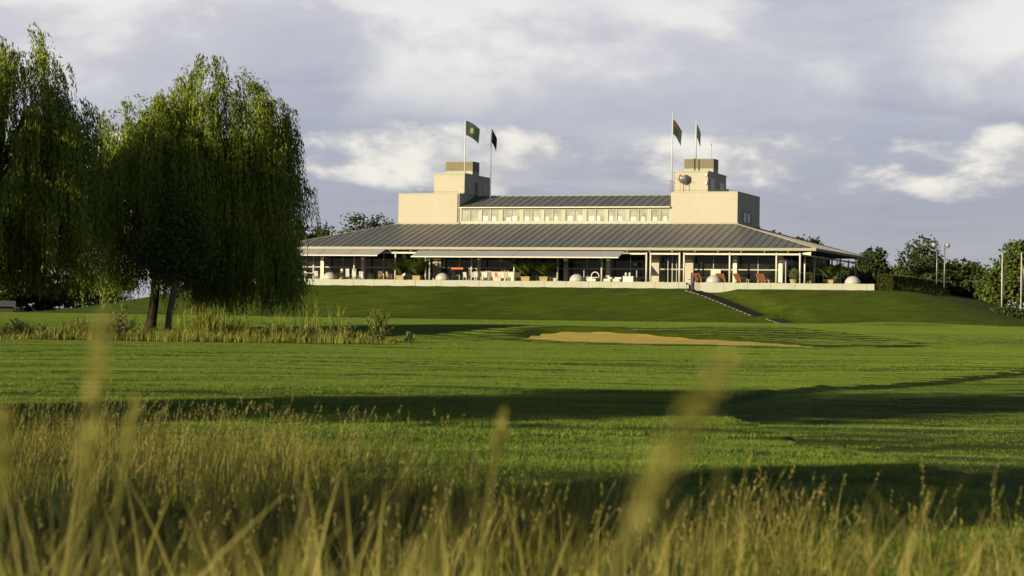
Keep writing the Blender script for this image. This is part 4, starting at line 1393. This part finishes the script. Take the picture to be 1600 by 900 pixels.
hedge(6.35, 7.9, -0.3, 42, 1.5, 'clipped hedge with sunlit end running back from the terrace end', 41)
rgb = np.random.default_rng(42)
bx = 51.5
bb = empty('dark_bush', (bx, 206, tz(bx, 206)), 0, 'long low dark bush at the foot of the bank by the flagpoles', 'bush')
link_mesh('foliage', quads_mesh('foliage', np.concatenate([leaf_ball(1500, 1.8, 1.4, 0.9, 0.55, 0.28, 0.7, rgb, 0.2) + np.array([dx_, 0, 0]) for dx_ in (-3.2, -1.0, 1.2, 3.2, 5.5)])), 'treeleaf', bb)
MB().tube([(0, 0, 0), (0.1, 0, 0.8)], 0.06, 6).tube([(2, 0, 0), (2.1, 0, 0.8)], 0.06, 6).build('stems', 'bark', bb)

sh = empty('garden_shed', (-49.2, 200, tz(-49.2, 200)), 0.2, 'low shed with grey pitched roof at the left picture edge', 'shed')
MB().box(-1.6, 1.6, -1.2, 1.2, 0, 0.62).build('wall', 'wicker', sh)
MB().solid([(-1.8, -1.5, 0.58), (1.8, -1.5, 0.58), (1.8, 0, 1.15), (-1.8, 0, 1.15), (1.8, 1.5, 0.58), (-1.8, 1.5, 0.58)],
           [(0, 1, 2, 3), (3, 2, 4, 5), (0, 3, 5), (1, 4, 2), (0, 5, 4, 1)]).build('roof', 'slate', sh)

for (px, sg, lab) in ((1463, -1, 'grey lamp post with globe lamp on its left side'), (1475, 1, 'grey lamp post with globe lamp on its right side')):
    x, Y = dirpt(px, 232) , 232
    zb = tz(x, Y)
    lp = empty('lamp_post', (x, Y, zb), 0, lab, 'street lamp', 'globe lamps behind the hedge')
    top = 9.95 - zb
    MB().tube([(0, 0, 0), (0, 0, top)], [0.09, 0.06], 8).build('pole', 'greymetal', lp, True)
    g = MB().lathe([(0.02, -0.26), (0.15, -0.22), (0.25, -0.10), (0.27, 0), (0.25, 0.10), (0.15, 0.22), (0.02, 0.26)], 16).build('globe', 'globe', lp, True)
    g.location = (sg * 0.34, 0, top - 0.12)
    MB().tube([(0, 0, top - 0.45), (sg * 0.34, 0, top - 0.42)], 0.03, 6).build('arm', 'greymetal', lp)
for (px, lab, m1, fl) in ((1565, 'tall white ground flagpole standing before the trees, left of two', 'flagblue', 'furled blue grey flag drooping on the left ground flagpole'),
                          (1595, 'tall white ground flagpole nearest the picture edge', 'flagblue', 'furled blue and yellow flag drooping on the outer ground flagpole')):
    x, Y = dirpt(px, 222), 222
    zb = tz(x, Y)
    fp = empty('flagpole', (x, Y, zb), 0, lab, 'flagpole', 'flagpoles on the grass')
    top = 8.75 - zb
    MB().tube([(0, 0, 0), (0, 0, top)], [0.075, 0.045], 8).build('shaft', 'pole', fp, True)
    MB().lathe([(0.03, top), (0.07, top + 0.05), (0.02, top + 0.1)], 8).build('finial', 'pole', fp)
    o = flag_cloth('flag', 0.22, 2.4, 1.6, 0.06, px, m1, None, (x + 0.06, Y, zb + top - 0.9), 0.0)
    tag(o, fl, 'flag', 'furled flags on the grass')
    if px > 1580:
        e = flag_cloth('yellow_stripe', 0.30, 0.8, 1.3, 0.06, px, 'flagyellow', o, (0.0, -0.03, 0.0), 0.0)

# ------------------------------------------------------------------ reed bed strip on the left
def strip_pts(n, rg, x0, x1, y0, y1):
    x = rg.uniform(x0, x1, n); y = rg.uniform(y0, y1, n)
    return np.stack([x, y, terrain(x, y)], 1)


rg = np.random.default_rng(61)
n = 9000
P = strip_pts(n, rg, -29, -5.6, 99.5, 106.5)
edge = 99.9 + 0.35 * np.sin(P[:, 0] * 1.7) + 0.3 * np.sin(P[:, 0] * 0.6 + 1)
P = P[P[:, 1] > edge]
n = len(P)
hgt = rg.uniform(0.40, 0.95, n) * (0.75 + 0.35 * np.sin(P[:, 0] * 1.1) * np.sin(P[:, 1] * 0.9)) * (1 - ss(-8.5, -5.6, P[:, 0]) * 0.6)
Q = ribbon_blades(P, hgt, rg.normal(0, 0.22, (n, 2)) + np.array([0.08, 0]), np.full(n, 0.035), 3, rg)
st_ = link_mesh('meadow_strip', quads_mesh('meadow_strip', Q, np.repeat(rg.uniform(0, 1, n), 3)), 'strip')
tag(st_, 'yellow green uncut grass strip at the willow feet', 'grass', kind='stuff')


def reed_clump(px, Y, wd, h, n, seed, lab):
    rg = np.random.default_rng(seed)
    x0 = dirpt(px, Y)
    z0 = tz(x0, Y)
    r_ = empty('reed_clump', (x0, Y, z0), 0, lab, 'reeds', 'reed clumps in front of the willows')
    base = np.stack([rg.normal(0, wd, n), rg.normal(0, 0.5, n), np.zeros(n)], 1)
    hh = h * rg.uniform(0.45, 1.0, n)
    Q = [ribbon_blades(base, hh, rg.normal(0, 0.07, (n, 2)), np.full(n, 0.03), 4, rg, 0.2)]
    tint = [np.repeat(rg.uniform(0.2, 1, n), 4)]
    k = n * 4
    idx = rg.integers(0, n, k)
    t = rg.uniform(0.2, 0.9, k)
    b2 = base[idx].copy()
    b2[:, 2] += hh[idx] * t * 0.9
    Q.append(ribbon_blades(b2, rg.uniform(0.3, 0.6, k), rg.normal(0, 0.45, (k, 2)), np.full(k, 0.035), 3, rg, 0.9))
    tint.append(np.repeat(rg.uniform(0, 0.8, k), 3))
    link_mesh('leaves', quads_mesh('leaves', np.concatenate(Q), np.concatenate(tint)), 'reed', r_)
    return r_


reed_clump(325, 103, 0.75, 2.0, 150, 71, 'broad upright reed clump right of the slim tree trunk')
reed_clump(365, 103.5, 0.5, 1.5, 60, 76, 'shorter loose reed clump right of the broad one')
reed_clump(488, 104, 0.32, 2.7, 26, 72, 'tallest sparse reed clump in front of the terrace wall end')
reed_clump(528, 104, 0.22, 2.1, 14, 73, 'thin reed clump standing against the bank right of the tallest reeds')
reed_clump(118, 103, 0.4, 1.4, 40, 74, 'small reed clump below the cut-off willow')
reed_clump(440, 103, 0.5, 1.5, 50, 75, 'loose reed clump below the dark willow edge')


def shrub(px, Y, wd, h, n, seed, lab):
    rg = np.random.default_rng(seed)
    x0 = dirpt(px, Y)
    z0 = tz(x0, Y)
    r_ = empty('shrub', (x0, Y, z0), 0, lab, 'shrub', 'shrubs in the uncut strip')
    mb = MB()
    Q = []
    for k in range(n):
        az = rg.uniform(0, 6.28)
        rad = wd * rg.uniform(0.1, 1.0)
        top = np.array([rad * math.cos(az), rad * math.sin(az) * 0.8, h * rg.uniform(0.45, 1.0) * (1 - 0.35 * rad / wd)])
        mb.tube([(0.1 * top[0], 0.1 * top[1], 0), tuple(top * np.array([0.6, 0.6, 0.6])), tuple(top)], [0.015, 0.01, 0.005], 4)
        m_ = 46
        t = rg.uniform(0.25, 1.05, m_)
        C = top[None] * np.stack([t, t, t], 1) + rg.normal(0, 0.06, (m_, 3))
        dr = np.tile(top / np.linalg.norm(top), (m_, 1))
        Q.append(leaf_quads(C, 0.13, 0.35, rg, dr))
    mb.build('stems', 'bark', r_)
    link_mesh('foliage', quads_mesh('foliage', np.concatenate(Q)), 'shrub', r_)


shrub(192, 101.5, 0.95, 1.6, 34, 81, 'bushy pale shrub left of the willow trunk')
shrub(592, 101.5, 0.75, 2.1, 32, 82, 'pale willowy shrub at the right end of the reed strip')
shrub(30, 101.5, 0.6, 1.1, 18, 83, 'small shrub at the left picture edge in the uncut strip')
shrub(66, 101.8, 0.5, 0.9, 14, 88, 'second small shrub from the left picture edge')
shrub(415, 102.0, 0.55, 1.2, 16, 84, 'shrub below the dark centre of the whole willow')
shrub(478, 101.6, 0.6, 1.2, 18, 85, 'shrub at the foot of the tallest reeds')
shrub(545, 101.8, 0.45, 1.2, 14, 86, 'thin shrub between tallest reeds and the willowy shrub')
shrub(640, 102, 0.3, 0.6, 8, 87, 'tiny last shrub of the reed strip beside the open fairway')

# ------------------------------------------------------------------ mown grass blades on the near fairway
def patch_mesh(name, n, h, wd, seed, size=1.0):
    rg = np.random.default_rng(seed)
    P = np.stack([rg.uniform(-size / 2, size / 2, n), rg.uniform(-size / 2, size / 2, n), np.full(n, -0.01)], 1)
    cl = 0.6 + 0.8 * rg.random(n)
    Q = ribbon_blades(P, h * cl, rg.normal(0, 0.45, (n, 2)), np.full(n, wd), 2, rg, 0.6)
    me = quads_mesh(name, Q, np.repeat(rg.uniform(0, 1, n), 2))
    me.materials.append(M['mown'])
    return me


def scatter(name, pts, sc, src_me, label):
    src = bpy.data.objects.new(name + '_tuft', src_me)
    me = bpy.data.meshes.new(name)
    me.from_pydata([tuple(p) for p in pts], [], [])
    a = me.attributes.new('size', 'FLOAT', 'POINT')
    a.data.foreach_set('value', np.asarray(sc, np.float32))
    o = bpy.data.objects.new(name, me)
    col.objects.link(o)
    ng = bpy.data.node_groups.new(name + '_scatter', 'GeometryNodeTree')
    ng.interface.new_socket('Geometry', in_out='INPUT', socket_type='NodeSocketGeometry')
    ng.interface.new_socket('Geometry', in_out='OUTPUT', socket_type='NodeSocketGeometry')
    gi, go = ng.nodes.new('NodeGroupInput'), ng.nodes.new('NodeGroupOutput')
    ip = ng.nodes.new('GeometryNodeInstanceOnPoints')
    oi = ng.nodes.new('GeometryNodeObjectInfo')
    oi.inputs['Object'].default_value = src
    oi.inputs['As Instance'].default_value = True
    rv = ng.nodes.new('FunctionNodeRandomValue')
    rv.data_type = 'FLOAT_VECTOR'
    rv.inputs[0].default_value = (0, 0, 0)
    rv.inputs[1].default_value = (0, 0, 6.283)
    na = ng.nodes.new('GeometryNodeInputNamedAttribute')
    na.data_type = 'FLOAT'
    na.inputs[0].default_value = 'size'
    ln = ng.links.new
    ln(gi.outputs[0], ip.inputs['Points'])
    ln(oi.outputs['Geometry'], ip.inputs['Instance'])
    ln(rv.outputs[0], ip.inputs['Rotation'])
    ln(na.outputs[0], ip.inputs['Scale'])
    ln(ip.outputs[0], go.inputs[0])
    md = o.modifiers.new('scatter', 'NODES')
    md.node_group = ng
    return tag(o, label, 'grass', kind='stuff')


def far_edge(x):
    return np.interp(x, [-9, -5.9, -3.0, -0.55, 0.3, 1.1, 2.4, 3.4, 5.0], [27, 25.5, 22.5, 19.3, 16.8, 14.6, 12.8, 12.2, 12.0])


rough_pts, fair_pts, rs_, fs_ = [], [], [], []
rg = np.random.default_rng(91)
y = 9.0
while y < 197:
    hwid = y * 0.262 + 1.5
    step = 0.62 if y < 60 else (0.8 if y < 98 else 1.15)
    x = -hwid
    while x < hwid:
        px_, py_ = x + rg.uniform(-0.25, 0.25), y + rg.uniform(-0.25, 0.25)
        if bunker_r(px_, py_) > 1.05 and not (y > 98 and px_ < -5.5 and py_ < 107) and py_ > far_edge(px_) - 1.2:
            xe = np.interp(py_, EDGE_Y, EDGE_X)
            q = (px_, py_, tz(px_, py_))
            if px_ > xe + 0.65 and py_ <= 80:
                fair_pts.append(q); fs_.append(rg.uniform(0.85, 1.1))
            elif xe + 0.22 < px_ and py_ <= 80:
                for k_ in range(3):
                    qx, qy = px_ + rg.uniform(-0.05, 0.2), py_ + rg.uniform(-0.3, 0.3)
                    fair_pts.append((qx, qy, tz(qx, qy))); fs_.append(0.5)
            elif xe - 0.35 <= px_ < xe - 0.05 and py_ <= 80:
                for k_ in range(3):
                    qx, qy = px_ - rg.uniform(0.1, 0.3), py_ + rg.uniform(-0.3, 0.3)
                    rough_pts.append((qx, qy, tz(qx, qy))); rs_.append(0.6)
            elif px_ < xe - 0.35 or py_ > 80:
                rough_pts.append(q); rs_.append(rg.uniform(0.75, 1.15) * (1.0 if y < 60 else (1.2 if y < 98 else 1.55)))
        x += step
    y += step
scatter('rough_grass', rough_pts, rs_, patch_mesh('rough_grass_tuft', 680, 0.038, 0.0062, 92), 'springy mown rough grass across the near fairway')
scatter('fairway_grass', fair_pts, fs_, patch_mesh('fairway_grass_tuft', 620, 0.022, 0.006, 93), 'short smooth fairway grass inside the curved cut edge')

# ------------------------------------------------------------------ tall uncut grass round the camera
rg = np.random.default_rng(101)
N = 60000
yy = rg.uniform(0, 1, N) ** 0.62 * 25 + 1.6
xx = rg.uniform(-1, 1, N) * (yy * 0.27 + 0.5)
ok = yy < far_edge(xx) + rg.normal(0, 0.5, N)
xx, yy = xx[ok], yy[ok]
dens = np.clip(0.5 + 0.35 * np.sin(xx * 3.1 + 0.9 * yy) * np.sin(yy * 1.9 - 0.8 * xx) + 0.35 * np.sin(xx * 7.3 - 1.7 * yy) * np.sin(yy * 4.1 + 2.0 * xx), 0, 1)
keep = rg.random(len(xx)) < (0.10 + 0.90 * dens ** 1.6) * (0.55 + 0.45 * ss(8, 15, yy))
xx, yy = xx[keep], yy[keep]
n = len(xx)
B = np.stack([xx, yy, terrain(xx, yy) - 0.02], 1)
near = np.clip((yy - 2) / 10, 0, 1)
hh = rg.uniform(0.22, 0.50, n) * (1 + 0.22 * ss(0.6, 2.0, xx)) * (0.80 + 0.25 * dens[keep])
blade = ribbon_blades(B, hh, rg.normal(0, 0.30, (n, 2)) + np.array([0.06, 0.0]), rg.uniform(0.004, 0.011, n), 4, rg, 0.8)
tint = np.repeat(rg.uniform(0, 0.62, n) + 0.18 * (rg.random(n) < 0.15), 4)
# flowering stems with heads
k = int(n * 0.20)
idx = rg.choice(n, k, replace=False)
SB = B[idx]
sh_ = rg.uniform(0.32, 0.60, k) * np.where(rg.random(k) < 0.06, 1.35, 1.0)
lean = rg.normal(0, 0.16, (k, 2)) + np.array([0.10, 0.0])
stem = ribbon_blades(SB, sh_, lean, np.full(k, 0.0034), 4, rg, 0.15)
tipx = SB.copy()
tipx[:, 2] += sh_ * (1 - 0.18 * 0.15)
tipx[:, :2] += lean * sh_[:, None]
H_ = []
ht = []
m_ = 11
hl = rg.uniform(0.05, 0.13, k)
for j in range(m_):
    t = j / (m_ - 1)
    C = tipx.copy()
    C[:, 2] -= hl * (t - 0.25)
    C[:, :2] -= lean * (hl * (t - 0.25) * 1.5)[:, None]
    C += rg.normal(0, 0.004, C.shape)
    dr = np.stack([lean[:, 0] + rg.normal(0, 0.4, k), lean[:, 1] + rg.normal(0, 0.4, k), np.ones(k)], 1)
    H_.append(leaf_quads(C, 0.022, 0.26, rg, dr))
    ht.append(rg.uniform(0.55, 1.0, k))
# taller plants close to the camera
kn = 760
yn = rg.uniform(2.4, 8.5, kn)
xn = rg.uniform(-1, 1, kn) * (yn * 0.25 + 0.1)
topy = 915 - 190 * rg.random(kn) ** 1.9 + 35 * ss(-0.5, 1.0, xn / (yn * 0.25))
NB = np.stack([xn, yn, terrain(xn, yn)], 1)
hn = np.clip(EYE - (topy - 491) / 3273 * yn - NB[:, 2], 0.4, 1.4) * 1.15
nblade = ribbon_blades(NB, hn, rg.normal(0, 0.20, (kn, 2)) + np.array([0.03, 0]), rg.uniform(0.006, 0.024, kn), 7, rg, 0.75)
ntint = np.repeat(rg.uniform(0.0, 1.0, kn) ** 0.7, 7)
ALL = np.concatenate([blade, nblade, stem] + H_)
TT = np.concatenate([tint, ntint, np.repeat(rg.uniform(0.45, 0.95, k), 4)] + ht)
tg = link_mesh('tall_grass', quads_mesh('tall_grass', ALL, TT), 'tall')
tag(tg, 'tall dry meadow grass with seed heads in front of the fairway', 'grass', kind='stuff')


# single stalks right in front of the lens
def stalk(px, ptop, Y, kind, lean, lab, wd=0.010, head=0.16):
    x0 = dirpt(px, Y)
    ztop = EYE - (ptop - 491 - 0.0145 * (px - 800)) / 3273 * Y
    z0 = tz(x0, Y)
    h = ztop - z0
    r_ = empty('grass_stalk', (x0 - lean * h, Y, z0), 0, lab, 'grass stalk', 'single blurred grass stalks close to the lens')
    rg = np.random.default_rng(int(px) + 7)
    if kind == 'head':
        pts = [(lean * h * t ** 1.6, 0, h * t) for t in np.linspace(0, 1 - 0.5 * head / h, 9)]
        MB().tube(pts, [0.0022] * 9, 6).build('stem', 'stalk', r_)
        C = []
        nsp = 150
        t = rg.uniform(0, 1, nsp)
        zc = h - head * t
        wob = 0.5 * wd * np.sin(np.pi * np.clip(t * 0.9 + 0.08, 0, 1)) ** 0.6
        C = np.stack([lean * h * (zc / h) ** 1.6 + rg.normal(0, 1, nsp) * wob, rg.normal(0, 1, nsp) * wob, zc], 1)
        link_mesh('seed_head', quads_mesh('seed_head', leaf_quads(C, 0.016, 0.35, rg, np.tile([lean, 0, 1.0], (nsp, 1)))), 'stalk', r_)
    else:
        b0 = np.array([[0.0, 0, 0]])
        Q = ribbon_blades(b0, np.array([h * 1.2]), np.array([[lean, 0.02]]), np.array([wd]), 10, rg, 0.9, face=np.array([0.2]))
        link_mesh('blade', quads_mesh('blade', Q), 'stalk', r_)
    return r_


stalk(160, 495, 2.1, 'head', 0.06, 'tall blurred seed head rising highest on the left', 0.011, 0.16)
stalk(1135, 560, 1.5, 'head', 0.34, 'broad blurred seed head leaning right in the middle of the fairway', 0.013, 0.12)
stalk(1130, 672, 1.9, 'blade', 0.02, 'pale upright blurred blade below the broad leaning seed head', 0.020)
stalk(12, 640, 2.2, 'head', 0.04, 'brownish blurred seed head at the left picture edge', 0.010, 0.10)
stalk(790, 640, 3.6, 'head', 0.10, 'small blurred brown seed head left of the picture centre', 0.009, 0.10)
stalk(400, 765, 2.6, 'blade', -0.08, 'wide blurred green blade leaning left in the foreground', 0.020)
stalk(600, 790, 2.3, 'blade', 0.42, 'blurred blade bending far to the right low in the foreground', 0.014)
stalk(690, 740, 2.6, 'blade', 0.05, 'upright bright green blurred blade left of centre', 0.020)
stalk(770, 755, 2.4, 'blade', -0.10, 'blurred blade drooping left near the picture centre', 0.018)
stalk(215, 620, 3.4, 'head', 0.10, 'small blurred head right of the highest stalk', 0.010, 0.10)
stalk(1440, 770, 3.6, 'blade', -0.35, 'blurred pale blade bending left in the lower right', 0.018)
stalk(305, 745, 2.6, 'blade', 0.03, 'upright blurred blade between the highest stalk and the wide green blade', 0.016)
